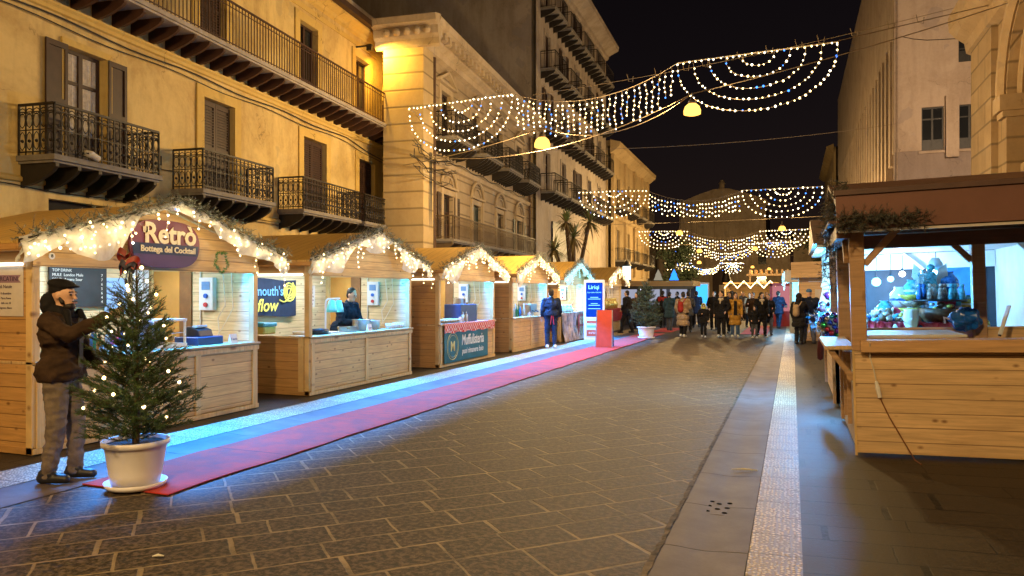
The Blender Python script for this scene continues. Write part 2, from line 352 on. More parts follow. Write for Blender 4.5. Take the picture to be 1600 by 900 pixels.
# drain holes cut in the gutter cover: a small cast plate with holes
g = thing('drain_cover', 'small drain plate with round holes set in the gutter', 'drain', (-.545, 6.02, 0))
mb = MB(); mb.box(-.14, .14, -.2, .2, -.03, -.0055); mb.out('plate', gut.m, g)
for hx, hy in ((-.07,-.13),(.06,-.14),(0,-.05),(-.07,.02),(.07,.0),(.0,.1),(-.06,.15),(.08,.14)):
    mb = MB(); mb.lathe([(.001, 0), (.021, 0), (.021, .002), (.001, .002)], (hx, hy, -.0052), 10); mb.out('hole', M('hole_black', (.004, .004, .004), 1, amt=0, bump=0, spec=0), g)
# litter
paper = M('litter_paper', (.6, .58, .52), .8, amt=.1, bump=0)
for i, (x, y, l, a, nm, lb) in enumerate(((-.42, 7.3, .24, .2, 'plastic_strip', 'pale plastic strip lying in the gutter'), (-3.75, 3.6, .07, .5, 'paper_scrap', 'white paper scrap lying on the dark paving near the pot'),
        (-.35, 4.35, .05, 1.2, 'dry_leaf', 'dry leaf lying in the nearest part of the gutter'), (-.47, 4.2, .05, .3, 'cigarette_butt', 'cigarette butt beside the dry leaf in the gutter'))):
    mb = MB(); c, s = math.cos(a)*l/2, math.sin(a)*l/2; mb.tube([(x-c, y-s, .014), (x, y, .02), (x+c, y+s, .014)], [.004, .011, .004], 5)
    tag(mb.out(nm, paper if i != 2 else bark), lb, 'litter')
carpet = NT('red_carpet'); co = carpet.coord(); a = carpet.noise(co, 180, 2); b2 = carpet.noise(co, 3.2, 5, .65)
cx = carpet.mix(carpet.ramp(a, .3, .7), (.42, .022, .010), (.60, .038, .018)); cx = carpet.mix(carpet.ramp(b2, .4, .62, 0, .8), cx, (.25, .028, .024)); sy = carpet.n('ShaderNodeSeparateXYZ'); carpet.l(co, sy.inputs[0]); fs_ = carpet.math('FRACT', carpet.math('DIVIDE', carpet.math('ADD', sy.outputs[1], 100.3), 2.6)); cx = carpet.mix(carpet.ramp(fs_, .004, .012, .8, 0), cx, (.1, .01, .01)); carpet.base(cx)
carpet.b.inputs['Roughness'].default_value = .95; carpet.bump(a, .5, .004)
def strip(name, label, pts, wdt):
    mb = MB(); vs = []
    for i, (x, y) in enumerate(pts): vs += [(x-wdt/2+R.uniform(-.02, .02), y, .016+R.uniform(-.003, .008)), (x+wdt/2+R.uniform(-.02, .02), y, .016+R.uniform(-.003, .008))]
    n = len(pts); mb.add(vs+[(a, b, .01) for a, b, c in vs], [(2*i, 2*i+1, 2*i+3, 2*i+2) for i in range(n-1)]+[(2*i+1, 2*n+2*i+1, 2*n+2*i+3, 2*i+3) for i in range(n-1)]+[(2*i+2, 2*n+2*i+2, 2*n+2*i, 2*i) for i in range(n-1)]+[(0, 2*n, 2*n+1, 1)])
    return tag(mb.out(name, carpet.m), label, 'carpet')
strip('red_carpet', 'long red carpet laid along the row of stalls', [(-5.3, 4.72+.45*i) for i in range(58)], .95)
strip('red_carpet', 'short red carpet piece beyond the far potted tree', [(-5.2, 31.5+.8*i) for i in range(6)], .95)
strip('red_carpet', 'red carpet strip in front of the far red kiosk', [(-1.45, 31+1*i) for i in range(9)], 1.0)

# ------------------------------------------------------------------ buildings
def wallfront(mb, f, u0, u1, z0, z1, holes, depth=.25, mi=0):
    us = sorted({u0, u1, *[h[0] for h in holes], *[h[1] for h in holes]}); zs = sorted({z0, z1, *[h[2] for h in holes], *[h[3] for h in holes]})
    for i in range(len(us)-1):
        for j in range(len(zs)-1):
            uc, zc = (us[i]+us[i+1])/2, (zs[j]+zs[j+1])/2
            if any(h[0] < uc < h[1] and h[2] < zc < h[3] for h in holes): continue
            mb.add([f(us[i], zs[j], 0), f(us[i+1], zs[j], 0), f(us[i+1], zs[j+1], 0), f(us[i], zs[j+1], 0)], [(0, 1, 2, 3)], mi)
    for a, b, c, d in holes:
        q = [(a, c), (b, c), (b, d), (a, d)]
        for k in range(4):
            p, r_ = q[k], q[(k+1) % 4]
            mb.add([f(*p, 0), f(*r_, 0), f(*r_, -depth), f(*p, -depth)], [(0, 1, 2, 3)], mi)
        mb.add([f(a, c, -depth), f(b, c, -depth), f(b, d, -depth), f(a, d, -depth)], [(0, 1, 2, 3)], mi)
FL = lambda u, z, d: (d, u, z)                 # left facades: out = +x, along = +y
def fbox(mb, f, u0, u1, z0, z1, d0, d1, mi=0):
    vs = [f(u, z, d) for d in (d0, d1) for z in (z0, z1) for u in (u0, u1)]
    mb.add(vs, [(0,1,3,2),(4,6,7,5),(0,4,5,1),(2,3,7,6),(0,2,6,4),(1,5,7,3)], mi)
def leaf(mb, f, u0, u1, z0, z1, d, louvre=True, t=.04):
    fr = .06
    fbox(mb, f, u0, u0+fr, z0, z1, d, d+t); fbox(mb, f, u1-fr, u1, z0, z1, d, d+t)
    for a, b in ((z0, z0+.1), (z1-.1, z1), ((z0+z1)/2-.05, (z0+z1)/2+.05)): fbox(mb, f, u0+fr, u1-fr, a, b, d, d+t)
    fbox(mb, f, u0+fr, u1-fr, z0+.1, z1-.1, d, d+.008)
    if louvre:
        z = z0+.13
        while z < z1-.14:
            if abs(z-(z0+z1)/2) > .08: fbox(mb, f, u0+fr, u1-fr, z, z+.025, d+.008, d+t-.004)
            z += .065
def window(parent, f, u0, u1, z0, z1, style='shut', surround=None, sm=None, smat=None):
    """opening already cut 0.25 deep; style shut | glass | open"""
    mb = MB(); d = -.2; fr = .06; uc = (u0+u1)/2
    fbox(mb, f, u0, u0+fr, z0, z1, d, d+.06); fbox(mb, f, u1-fr, u1, z0, z1, d, d+.06); fbox(mb, f, u0+fr, u1-fr, z1-fr, z1, d, d+.06); fbox(mb, f, u0+fr, u1-fr, z0, z0+fr, d, d+.06)
    if style != 'shut':
        fbox(mb, f, uc-.045, uc+.045, z0+fr, z1-fr, d, d+.07); fbox(mb, f, u0+fr, uc-.045, z1-.62, z1-.56, d, d+.055); fbox(mb, f, uc+.045, u1-fr, z1-.62, z1-.56, d, d+.055)
        fbox(mb, f, u0+fr, uc-.045, z0+.06, z0+.6, d, d+.05); fbox(mb, f, uc+.045, u1-fr, z0+.06, z0+.6, d, d+.05)
    w_ = mb.out('window', smat or shutter_m, parent)
    if style != 'shut':
        mb = MB(); fbox(mb, f, u0+fr, u1-fr, z0+fr, z1-fr, d+.005, d+.012); mb.out('pane', glass_m, w_)
    if style == 'curtain':
        for a, b in ((u0+fr, uc-.045), (uc+.045, u1-fr)):
            mb = MB(); n = 10; top = z1-fr; vs = []
            for k in range(n+1):
                u = a+(b-a)*k/n; vs += [f(u, z0+.6, d+.02+.006*math.sin(k*2.1)), f(u, top, d+.02+.006*math.sin(k*2.1))]
            mb.add(vs, [(2*k, 2*k+2, 2*k+3, 2*k+1) for k in range(n)]); mb.out('curtain', curtain_m, w_)
    if style == 'shut':
        for a, b in ((u0+.03, uc-.004), (uc+.004, u1-.03)):
            mb = MB(); leaf(mb, f, a, b, z0+.02, z1-.04, -.13); mb.out('shutter', smat or shutter_m, w_)
    if style in ('open', 'curtain'):
        lw = (u1-u0)/2
        for a, b in ((u0-lw-.02, u0-.02), (u1+.02, u1+lw+.02)):
            mb = MB(); leaf(mb, f, a, b, z0+.02, z1, .03, style == 'open'); mb.out('shutter', smat or shutter_m, w_)
    if surround:
        mb = MB(); s = surround
        for a, b, c, e in ((u0-s, u0, z0, z1+s), (u1, u1+s, z0, z1+s), (u0, u1, z1, z1+s)): fbox(mb, f, a, b, c, e, .002, .045)
        mb.out('surround', sm, w_)
    return w_
def railing(f, pts, z0, h, ornate=True, step=.13):
    mb = MB()
    for (a, da), (b, db) in zip(pts[:-1], pts[1:]):
        P = lambda t, z: Vector(f(a+(b-a)*t, z, da+(db-da)*t)); L = (P(1, 0)-P(0, 0)).length
        for z, t_ in ((z0+.06, .02), (z0+h, .04), (z0+h-.12, .015)): mb.bar(P(0, z), P(1, z), t_, t_)
        if ornate: mb.bar(P(0, z0+.42), P(1, z0+.42), .015, .015)
        n = max(1, round(L/step))
        for k in range(n+1):
            t = k/n; mb.bar(P(t, z0), P(t, z0+h), .017 if k % n else .03, .017 if k % n else .03)
            if ornate and k < n:
                tc = t+.5/n; rx = L/n*.42/L
                for zc, rz in ((z0+.24, .15), (z0+.58, .12), (z0+.8*h+.06, .05)):
                    mb.tube([P(tc+rx*math.cos(q*math.pi/4), zc+rz*math.sin(q*math.pi/4)) for q in range(8)], .009, 4, closed=True)
                mb.ball(P(tc, z0+.24), .03, 6)
    return mb
def balcony(parent, f, u0, u1, z, depth, h=.86, ornate=True, mat=None, railm=None, nb=6, step=.14, brk=.3):
    mb = MB(); fbox(mb, f, u0, u1, z-.09, z, .003, depth); fbox(mb, f, u0+.04, u1-.04, z-.13, z-.09, .003, depth-.05)
    b = mb.out('balcony', mat or M('balcony_slab', (.2, .18, .16), .8), parent)
    railing(f, [(u0+.05, .01), (u0+.05, depth-.05), (u1-.05, depth-.05), (u1-.05, .01)], z+.002, h, ornate, step).out('railing', railm or iron, b)
    for k in range(nb):
        u = u0+.12+(u1-u0-.24)*k/(nb-1); mb = MB(); n = 6
        poly = [(.004, z-.13), (depth*.92, z-.13), (depth*.92, z-.19)]+[(depth*.92*(1-t/n)+.05, z-.19-brk*math.sin(t/n*math.pi/2)) for t in range(1, n+1)]+[(.004, z-.22-brk)]
        mb.prism(poly, lambda a, b_, d: f(d, b_, a), u-.035, u+.035); mb.out('bracket', railm or iron, b)
    return b
def cornice(mb, f, u0, u1, prof, mi=0):
    n = len(prof); mb.add([f(u, z, d) for u in (u0, u1) for d, z in prof], [(i, i+1, n+i+1, n+i) for i in range(n-1)]+[tuple(range(n)), tuple(range(n, 2*n))], mi)
A5 = rad(5.3)
# --- yellow apartment building
yel = plaster('ochre_plaster', (.60, .45, .19), (.6, .52, .44), .7); yel2 = plaster('ochre_trim', (.54, .38, .12), (.8, .75, .7), .3)
B = thing('apartment_building', 'ochre apartment building with long upper balcony and brown shutters', 'building', (-12, 8, 0), A5)
holes1 = [(1.61, 2.5, 3.98, 6.1), (5.28, 6.39, 3.92, 6.12), (9.49, 10.75, 3.85, 6.08), (12.85, 14.0, 3.82, 6.03), (-3.2, -2.2, 3.98, 6.1), (1.25, 3.4, 2.6, 3.32), (6, 7.4, .1, 2.6),
    (-.1, .9, 7.2, 9.3), (5.13, 6.05, 7.2, 9.3), (9.3, 10.25, 7.2, 9.3), (12.63, 13.6, 7.2, 9.3), (-4, -3, 7.2, 9.3)]
mb = MB(); wallfront(mb, FL, -16, 15.2, 0, 10.2, holes1); mb.box(-9, -.26, -16, 15.2, 0, 10.2); mb.out('wall', yel, B, fix=False)
mb = MB(); mb.box(-9, -.3, -16, 15.1, 10.45, 11.25); mb.out('parapet', plaster('parapet_plaster', (.42, .34, .24), (.6, .55, .5)), B)
mb = MB(); cornice(mb, FL, -16, 15.45, [(.002, 9.95), (.1, 10.0), (.13, 10.1), (.32, 10.2), (.32, 10.26), (.002, 10.3)]); mb.box(-.3, .0, -16, 15.2, 10.21, 10.44); mb.out('cornice', yel2, B)
mb = MB(); fbox(mb, FL, -16, 15.5, 10.27, 10.46, .05, .5); mb.out('gutter_board', M('dark_gutter', (.05, .025, .015), .6), B)
mb = MB(); cornice(mb, FL, -16, 15.2, [(.003, 6.6), (.05, 6.62), (.06, 6.68), (.1, 6.72), (.1, 6.76), (.003, 6.78)]); cornice(mb, FL, -16, 15.2, [(.003, 3.32+.2), (.05, 3.54), (.05, 3.6), (.003, 3.64)]); fbox(mb, FL, -16, 15.2, 9.35+.3, 9.8, .003, .03); mb.out('string_course', yel2, B)
mb = MB()
for k in range(9):
    z = 4+k*.62; L_ = .55 if k % 2 else .38
    fbox(mb, FL, 15.2-L_, 15.2, z, z+.55, .003, .035)
mb.out('quoin', yel2, B)
for i, (a, b, c, d) in enumerate(holes1):
    if i in (5, 6): continue
    st = 'curtain' if i == 0 else ('shut' if i in (1, 2, 3, 4, 7, 8) else 'glass')
    window(B, FL, a, b, c, d, st, .24 if i > 0 else .12, yel2)
w_ = MB(); fbox(w_, FL, 1.25, 3.4, 2.6, 3.32, -.2, -.17); w_.out('transom_window', glass_m, B)
w_ = MB(); fbox(w_, FL, 6, 7.4, .1, 2.6, -.2, -.15); w_.out('shop_door', shutter_m, B)
for u0, u1, nb in ((.62, 3.08, 6), (4.27, 6.95, 6), (8.22, 11.5, 7), (11.75, 14.9, 7)): balcony(B, FL, u0, u1, 3.95 if u1 < 4 else 3.88, .8, .84, nb=nb)
balcony(B, FL, -6, 14.7, 7.2, .8, .98, False, M('pale_slab', (.33, .29, .26), .8), M('rusty_iron', (.06, .025, .015), .6), 44, .115, .24)
mb = MB()
for r_, dz, ph in ((.016, 0, 0), (.011, -.12, 1.2)): mb.tube([(.06, -10+.5*k, 6.5+dz+.03*math.sin(k*.9+ph)-(.28 if k > 44 else 0)*(k-44)/6) for k in range(51)], r_, 5)
mb.tube([(.05, -10+.5*k, 3.45+.02*math.sin(k*1.3)) for k in range(51)], .009, 4); mb.tube([(.05, 2.9+.4*k, 4.35-.1*math.sin(k*.6)) for k in range(5)], .008, 4)
mb.out('cable', cable_b, B)
w_ = MB(); w_.tube([(.02, 3.4, 4.28), (.3, 3.4, 4.28), (.34, 3.4, 4.48)], .014, 5); w_.tube([(.3, 3.4, 4.28), (.3, 3.62, 4.28), (.3, 3.62, 4.46)], .014, 5); w_.out('lamp_hook', iron, B)
t_ = thing('rolled_awning', 'white rolled cloth tied to the front of the nearest balcony railing', 'cloth', (-12+.85-.1, 8+1.2+.05, 4.0), A5)
mb = MB(); mb.tube([(0, 0, .06), (.01, .12, .045), (.02, .27, -.01)], [.05, .065, .05], 10); mb.out('roll', curtain_m, t_, True); mb = MB(); mb.lathe([(.056, 0), (.056, .03)], (0, .02, .03), 10); mb.out('band', black_p, t_)
s_ = thing('for_sale_sign', 'small white notice board with red lettering on the last balcony railing', 'sign', (-12+.83*math.cos(A5)-14.2*math.sin(A5), 8+14.2*math.cos(A5)+.83*math.sin(A5), 4.18), A5)
mb = MB(); mb.box(0, .015, -.3, .3, 0, .5); mb.out('board', M('sign_white', (.62, .5, .42), .6, amt=.1), s_)
red_l = M('red_print', (.45, .07, .04), .6, amt=0, bump=0); text('VENDESI', .12, red_l, s_, (.017, 0, .34), FX, bold=.002); text('AFFITTASI', .1, red_l, s_, (.017, 0, .17), FX, bold=.002)
# wall flood lamp in the gap beside the next palace
def wp(P, a, y, x=0): return (P[0]+x*math.cos(a)-y*math.sin(a), P[1]+y*math.cos(a)+x*math.sin(a))
lx, ly = wp((-12, 8), A5, 12.7, .0)
fl = thing('wall_lamp', 'lit wall lamp on the corner of the ochre building', 'lamp', (lx, ly, 9.55))
mb = MB(); mb.box(.0, .5, -.03, .03, .03, .07); mb.box(.42, .6, -.06, .06, -.12, .07); mb.out('housing', iron, fl); mb = MB(); mb.box(.44, .58, .062, .08, -.1, .05); mb.out('tube', EM('lamp_warm_white', (1, .8, .45), 12), fl)
lamp('SPOT', (.51, .14, -.03), (1, .56, .08), LP_WALLFLOOD, fl, .05, rot=(rad(48), 0, rad(-25)), spot=150)
# --- palace with rusticated ground floor
pal = plaster('palace_stone', (.42, .33, .22), (.6, .55, .48), .6, ashlar=(1.1, .42, False)); pal2 = plaster('palace_trim', (.45, .36, .25), (.62, .58, .5), .5)
B = thing('stone_palace', 'old stone palace with pediment windows and carved cornice beside the ochre building', 'building', (-11.3, 21.5, 0), A5)
holes2 = [(2.0+3.3*k, 3.1+3.3*k, 3.55, 5.15) for k in range(4)]+[(1.85+3.35*k, 2.85+3.35*k, 7.05, 8.75) for k in range(4)]+[(2+3.3*k, 3.3+3.3*k, .1, 2.6) for k in range(4)]
mb = MB(); wallfront(mb, FL, .2, 15.6, 0, 10.3, holes2); mb.box(-1.3, -.26, .2, 15.6, 0, 10.2); mb.box(-9, -1.3, 2.4, 15.6, 0, 10.2); wallfront(mb, lambda u, z, d: (u, .2-d, z), -1.3, 0, 0, 10.3, []); mb.out('wall', pal, B, fix=False)
for u in (.0, 14.7):
    mb = MB(); mb.box(-1.25 if u < 1 else 0, .16, u-.12, u+.75, .3, 9.75); mb.out('corner_pilaster', plaster('pilaster_stone', (.47, .36, .2), (.7, .62, .5), .4, ashlar=(3, .55, False)), B)
mb = MB(); prof = [(.002, 9.6), (.2, 9.65), (.22, 9.85), (.4, 9.95), (.45, 10.2), (.75, 10.3), (.8, 10.5), (.0, 10.62)]
cornice(mb, FL, -.2, 15.7, prof); cornice(mb, lambda u, z, d: (u, -.1-d, z), -1.5, .75, [(d*.6, z) for d, z in prof])
for k in range(34): fbox(mb, FL, .1+k*.46, .3+k*.46, 10.0, 10.22, .45, .66)
for k in range(5): mb.ball((.1+.62*0-.35*k+.3, -.42, 10.05), .13, 8)
for k in range(34): mb.ball((.5, .1+k*.46+.33, 10.08), .1, 6)
cornice(mb, FL, .2, 15.6, [(.003, 6.05), (.1, 6.1), (.14, 6.25), (.003, 6.3)]); mb.out('cornice', pal2, B)
green_sh = M('green_shutter', (.02, .035, .03), .6)
for i, (a, b, c, d) in enumerate(holes2[:8]):
    st = ('open', 'shut', 'shut', 'open')[i] if i < 4 else ('shut' if i in (5, 7) else 'glass')
    w_ = window(B, FL, a, b, c, d, st, .2, pal2, green_sh if i in (1, 3) else shutter_m)
    mb = MB(); uc = (a+b)/2
    if i < 4:
        mb.tube([FL(uc+.78*math.cos(q*math.pi/12), d+.28+.62*math.sin(q*math.pi/12), .07) for q in range(13)], .06, 6)
        mb.tube([FL(uc+.5*math.cos(q*math.pi/12), d+.3+.36*math.sin(q*math.pi/12), .04) for q in range(13)], .035, 6); fbox(mb, FL, uc-.85, uc+.85, d+.22, d+.3, .003, .14)
        for s in (-1, 1): fbox(mb, FL, uc+s*.7-.08, uc+s*.7+.08, c, d+.2, .003, .09)
    else:
        fbox(mb, FL, uc-.85, uc+.85, d+.22, d+.3, .003, .16); mb.bar(FL(uc-.9, d+.3, .08), FL(uc, d+.72, .08), .15, .09); mb.bar(FL(uc+.9, d+.3, .08), FL(uc, d+.72, .08), .15, .09)
    mb.out('pediment', pal2, w_)
for i in range(4):
    a, b, c, d = holes2[8+i]; mb = MB(); fbox(mb, FL, a, b, c, d, -.2, -.15); mb.out('shop_door', shutter_m, B)
balcony(B, FL, 1.1, 13.0, 3.5, .75, .78, False, None, M('brown_iron', (.1, .065, .035), .6), 14, .12, .25)
for u0, u1 in ((1.15, 3.55), (4.5, 6.9), (7.9, 10.2), (11.3, 13.6)): balcony(B, FL, u0, u1, 6.98, .85, .85, True, None, None, 7, .16, .3)
mb = MB(); mb.tube([(.1, 1.0, .2), (.1, 1.0, 9.6)], .06, 8); mb.tube([(.1, 14.3, .2), (.1, 14.3, 9.6)], .05, 8); mb.out('drain_pipe', M('rust_pipe', (.09, .05, .03), .6), B)
mb = MB()
for q in range(9):
    z0 = 5.9+R.uniform(-.5, .4); mb.tube([(.2+R.uniform(0, .25), -1.4+.4*k+R.uniform(-.05, .05), z0+R.uniform(-.1, .1)-.25*math.sin(k/9*3.14)) for k in range(10)], .014, 4)
mb.tube([(.1, .4*k, 6.35-.05*math.sin(k*1.1)) for k in range(38)], .018, 4)
for q in range(4): mb.tube([(.12+.03*q, .3+.06*q, 6.3), (.16, .35+.08*q, 4.5), (.12, .5+.05*q, 2.8)], .02, 5)
mb.out('cable', cable_b, B)
# --- tall dark building
pl3 = plaster('grey_plaster', (.38, .32, .26), (.6, .56, .52), .6)
B = thing('tall_building', 'tall dark apartment block with blank side wall and stacked iron balconies', 'building', (-12.2, 33, 0), rad(2))
fl_z = (3.4, 7.0, 10.3, 13.4, 16.6); us3 = (5.2, 8.6, 12.0, 15.4, 18.6)
holes3 = [(u-.5, u+.5, z+.02, z+2.2) for z in fl_z[1:] for u in us3]
mb = MB(); wallfront(mb, FL, 3.1, 21, 0, 19.6, holes3); mb.box(-14, -.26, 3.1, 21, 0, 19.6); mb.out('wall', pl3, B, fix=False)
mb = MB(); cornice(mb, FL, 3.0, 21.2, [(.002, 18.9), (.15, 19.0), (.2, 19.2), (.9, 19.55), (.95, 19.8), (.0, 20)]); mb.box(-14, .0, 3.0, 21, 19.61, 20); mb.out('cornice', pl3, B)
for i, (a, b, c, d) in enumerate(holes3): window(B, FL, a, b, c, d, ('glass', 'shut', 'open')[(i*7) % 3], .16, pl3)
for z in fl_z[1:]:
    for u in us3: balcony(B, FL, u-1.35, u+1.35, z, .85, .9, False, None, None, 4, .2, .3)
mb = MB(); mb.box(.002, .1, 6, 9, 2.2, 5.6); mb.out('sign_panel', M('dark_panel', (.02, .02, .03), .5), B)
# --- orange building at the end of the row
or4 = plaster('amber_stone', (.38, .28, .15), (.65, .6, .5), .5)
B = thing('corner_house', 'amber lit stone corner house with arched balcony door at the end of the left row', 'building', (-12.6, 54.2, 0), rad(1))
holes4 = [(2+4*k, 3.2+4*k, z, z+2.3) for z in (4.2, 8.2) for k in range(4)]
mb = MB(); wallfront(mb, FL, 0, 16.5, 0, 12.6, holes4); mb.box(-12, -.26, 0, 16.5, 0, 12.6); mb.out('wall', or4, B, fix=False)
mb = MB(); cornice(mb, FL, -.3, 16.9, [(.002, 12), (.2, 12.1), (.7, 12.5), (.75, 12.8), (0, 13)]); mb.box(-12, 0, 0, 16.5, 12.61, 13); cornice(mb, FL, 0, 16.5, [(.002, 7.2), (.2, 7.3), (.22, 7.5), (.002, 7.6)])
for u in (.3, 5.2, 9.2, 13.2, 16): fbox(mb, FL, u-.25, u+.25, 3, 12, .003, .2)
mb.out('cornice', or4, B)
for i, (a, b, c, d) in enumerate(holes4): window(B, FL, a, b, c, d, 'glass' if i % 3 else 'shut', .18, or4)
for k in (0, 1, 2, 3): balcony(B, FL, 1.4+4*k, 3.8+4*k, 4.15, .8, .9, False, None, None, 4, .2, .3); balcony(B, FL, 1.4+4*k, 3.8+4*k, 8.15, .8, .9, False, None, None, 4, .2, .3)
# --- church closing the street
chm = plaster('church_stone', (.42, .34, .26), (.6, .55, .5), .5)
B = thing('church', 'dim baroque church facade closing the street behind the light garlands', 'church', (-10.3, 120, 0))
FN = lambda u, z, d: (u, -d, z)
holes5 = [(-1.4, 1.4, .2, 5.2), (-1.1, 1.1, 8.2, 11.2), (-6.6, -5.2, 2.2, 4.6), (5.2, 6.6, 2.2, 4.6), (-6.6, -5.4, 6, 8), (5.4, 6.6, 6, 8)]
mb = MB(); wallfront(mb, FN, -10, 10, 0, 9.6, holes5[:1]+holes5[2:4]+[(-6.6, -5.4, 6, 8), (5.4, 6.6, 6, 8), (-1.1, 1.1, 8.2, 9.5)], .5); wallfront(mb, FN, -6.5, 6.5, 9.6, 15.4, [(-1.1, 1.1, 10, 12.6)], .5)
mb.box(-10, 10, .55, 24, 0, 9.4); mb.box(-6.5, 6.5, .55, 24, 9.4, 15.2); mb.out('wall', chm, B, fix=False)
mb = MB(); mb.prism([(-6.9, 15.4), (6.9, 15.4), (6.6, 15.9), (3.2, 17.2), (1.2, 17.8), (0, 17.9), (-1.2, 17.8), (-3.2, 17.2), (-6.6, 15.9)], FN, -1, .35); mb.lathe([(.5, 17.8), (.4, 18.6), (.55, 18.7), (.2, 19.3)], (0, .4, 0), 10); mb.out('pediment', chm, B)
mb = MB()
for z in (9.2, 15.0): cornice(mb, FN, -10.2 if z < 10 else -6.8, 10.2 if z < 10 else 6.8, [(.002, z), (.3, z+.15), (.5, z+.5), (0, z+.6)])
for u in (-9.3, -7.6, -4, -2.2, 2.2, 4, 7.6, 9.3): fbox(mb, FN, u-.4, u+.4, 0, 9.2, .003, .35)
for u in (-5.9, -4.2, -2.4, 2.4, 4.2, 5.9): fbox(mb, FN, u-.35, u+.35, 9.8, 15, .003, .35)
mb.out('pilaster', chm, B)
for a, b, c, d in holes5[:1]: mb = MB(); fbox(mb, FN, a, b, c, d, -.4, -.3); mb.out('door', shutter_m, B)
for a, b, c, d in holes5[2:]: mb = MB(); fbox(mb, FN, a, b, c, d, -.4, -.35); mb.out('window', glass_m, B)
for sgn, lb in ((-1, 'dark houses left of the church at the end of the street'), (1, 'dark houses right of the church at the end of the street')):
    B2 = thing('town_house', lb, 'building', (-10.3+sgn*21, 122, 0)); mb = MB(); wallfront(mb, FN, -10.5, 10.5, 0, 10.5, [(-8+4*k, -6.8+4*k, z, z+2) for k in range(5) for z in (1.5, 5.5)]); mb.box(-10.5, 10.5, .3, 12, 0, 10.4); mb.out('wall', chm, B2, fix=False)
    mb = MB(); mb.prism([(-10.9, 10.4), (10.9, 10.4), (10.3, 11.2), (-10.3, 11.2)], FN, -12, .4); mb.out('roof', shutter_m, B2)
# --- right side: arched stone building, modern block, far house
FR = lambda u, z, d: (-d, u, z)
st = plaster('arch_stone', (.40, .29, .18), (.65, .6, .5), .5, ashlar=(1.6, .62, True)); stt = plaster('arch_trim', (.42, .31, .20), (.65, .6, .5), .4)
B = thing('arcaded_building', 'rusticated stone building with tall arch at the right edge', 'building', (5.05, 0, 0))
ya, yb, zs = 17.4, 21.9, 6.6; yc, ra = (ya+yb)/2, (yb-ya)/2
mb = MB(); n = 18
for a0, a1 in ((-6, 12.2), (yb, 25)): mb.add([FR(a0, 0, 0), FR(a1, 0, 0), FR(a1, 10, 0), FR(a0, 10, 0)], [(0, 1, 2, 3)])
mb.add([FR(12.2, 0, 0), FR(ya, 0, 0), FR(ya, 10, 0), FR(12.2, 10, 0)], [(0, 1, 2, 3)])
arc = [(yc-ra*math.cos(math.pi*k/n), zs+ra*math.sin(math.pi*k/n)) for k in range(n+1)]
for (u0, z0), (u1, z1) in zip(arc[:-1], arc[1:]):
    mb.add([FR(u0, z0, 0), FR(u1, z1, 0), FR(u1, 10, 0), FR(u0, 10, 0)], [(0, 1, 2, 3)]); mb.add([FR(u0, z0, 0), FR(u1, z1, 0), FR(u1, z1, -.9), FR(u0, z0, -.9)], [(0, 1, 2, 3)])
for u in (ya, yb): mb.add([FR(u, 0, 0), FR(u, zs, 0), FR(u, zs, -.9), FR(u, 0, -.9)], [(0, 1, 2, 3)])
mb.box(.9, 8, -6, 25, 0, 10); mb.add([FR(25, 0, 0), FR(25, 10, 0), FR(25, 10, -.9), FR(25, 0, -.9)], [(0, 1, 2, 3)]); mb.out('wall', st, B, fix=False)
mb = MB(); mb.tube([(-.05, yc-(ra+.2)*math.cos(math.pi*k/24), zs+(ra+.2)*math.sin(math.pi*k/24)) for k in range(25)], .16, 6); mb.tube([(.3, yc-(ra-.05)*math.cos(math.pi*k/24), zs+(ra-.05)*math.sin(math.pi*k/24)) for k in range(25)], .09, 6)
for u in (ya-.25, yb+.2): fbox(mb, FR, u-.35, u+.35, zs-.35, zs+.05, -.4, .18); fbox(mb, FR, u-.28, u+.28, zs-.5, zs-.35, -.4, .1)
fbox(mb, FR, ya, yb, 4.6, 4.9, -.88, -.3); mb.out('archivolt', stt, B)
for a, b in ((22.7, 25.05), (14, 16.6)): mb = MB(); fbox(mb, FR, a, b, 0, 8.7, .003, .16); mb.out('pilaster', st, B)
mb = MB(); cornice(mb, FR, -6, 25.5, [(.002, 8.7), (.2, 8.8), (.25, 9.1), (.5, 9.3), (.65, 9.5), (.68, 9.9), (0, 10.1)]); mb.add([FR(25.5, 8.7, 0), FR(25.5, 9.1, .25), FR(25.5, 9.5, .65), FR(25.5, 10.1, 0), FR(25.5, 10.1, -1), FR(25.5, 8.7, -1)], [(0, 1, 2, 3, 4, 5)]); mb.box(0, 8, -6, 25, 10.01, 10.3); mb.out('cornice', stt, B)
mo = plaster('pinkish_render', (.44, .35, .28), (.72, .68, .64), .6); mo2 = plaster('mauve_band', (.28, .225, .20), (.75, .72, .7), .5)
B = thing('modern_block', 'plain pinkish modern block with vertical fins and dark windows', 'building', (4.95, 43, 0))
FM = lambda u, z, d: (u, -d, z)
holes6 = [(1.25, 2.25, 8.9, 11.15), (2.9, 3.9, 8.9, 11.15), (2.9, 3.9, 13.3, 14.6), (5, 6, 8.9, 11.15)]
mb = MB(); wallfront(mb, FM, 0, 14, 8.95, 24, [(a, b, max(c, 8.951), d) for a, b, c, d in holes6], .3); mb.box(.0, 14, .32, 51, 15.2, 24); mb.box(.55, 14, .32, 51, 0, 15.2); mb.box(0, .55, .32, .75, 8.95, 15.2); mb.out('wall', mo, B, fix=False)
mb = MB(); mb.box(0, 14, 0, .3, 0, 8.94); mb.out('lower_wall', mo2, B)
for k in range(26):
    y = 1.8+k*1.9; zb = 8.2-(k % 3)*.55-(0 if k else -.3)
    mb = MB(); mb.box(.0, .54, y, y+.75, zb, 15.19); mb.out('fin', mo, B)
    mb = MB(); mb.box(.5, .53, y+.85, y+1.8, 9, 14.8); mb.out('window', glass_m, B)
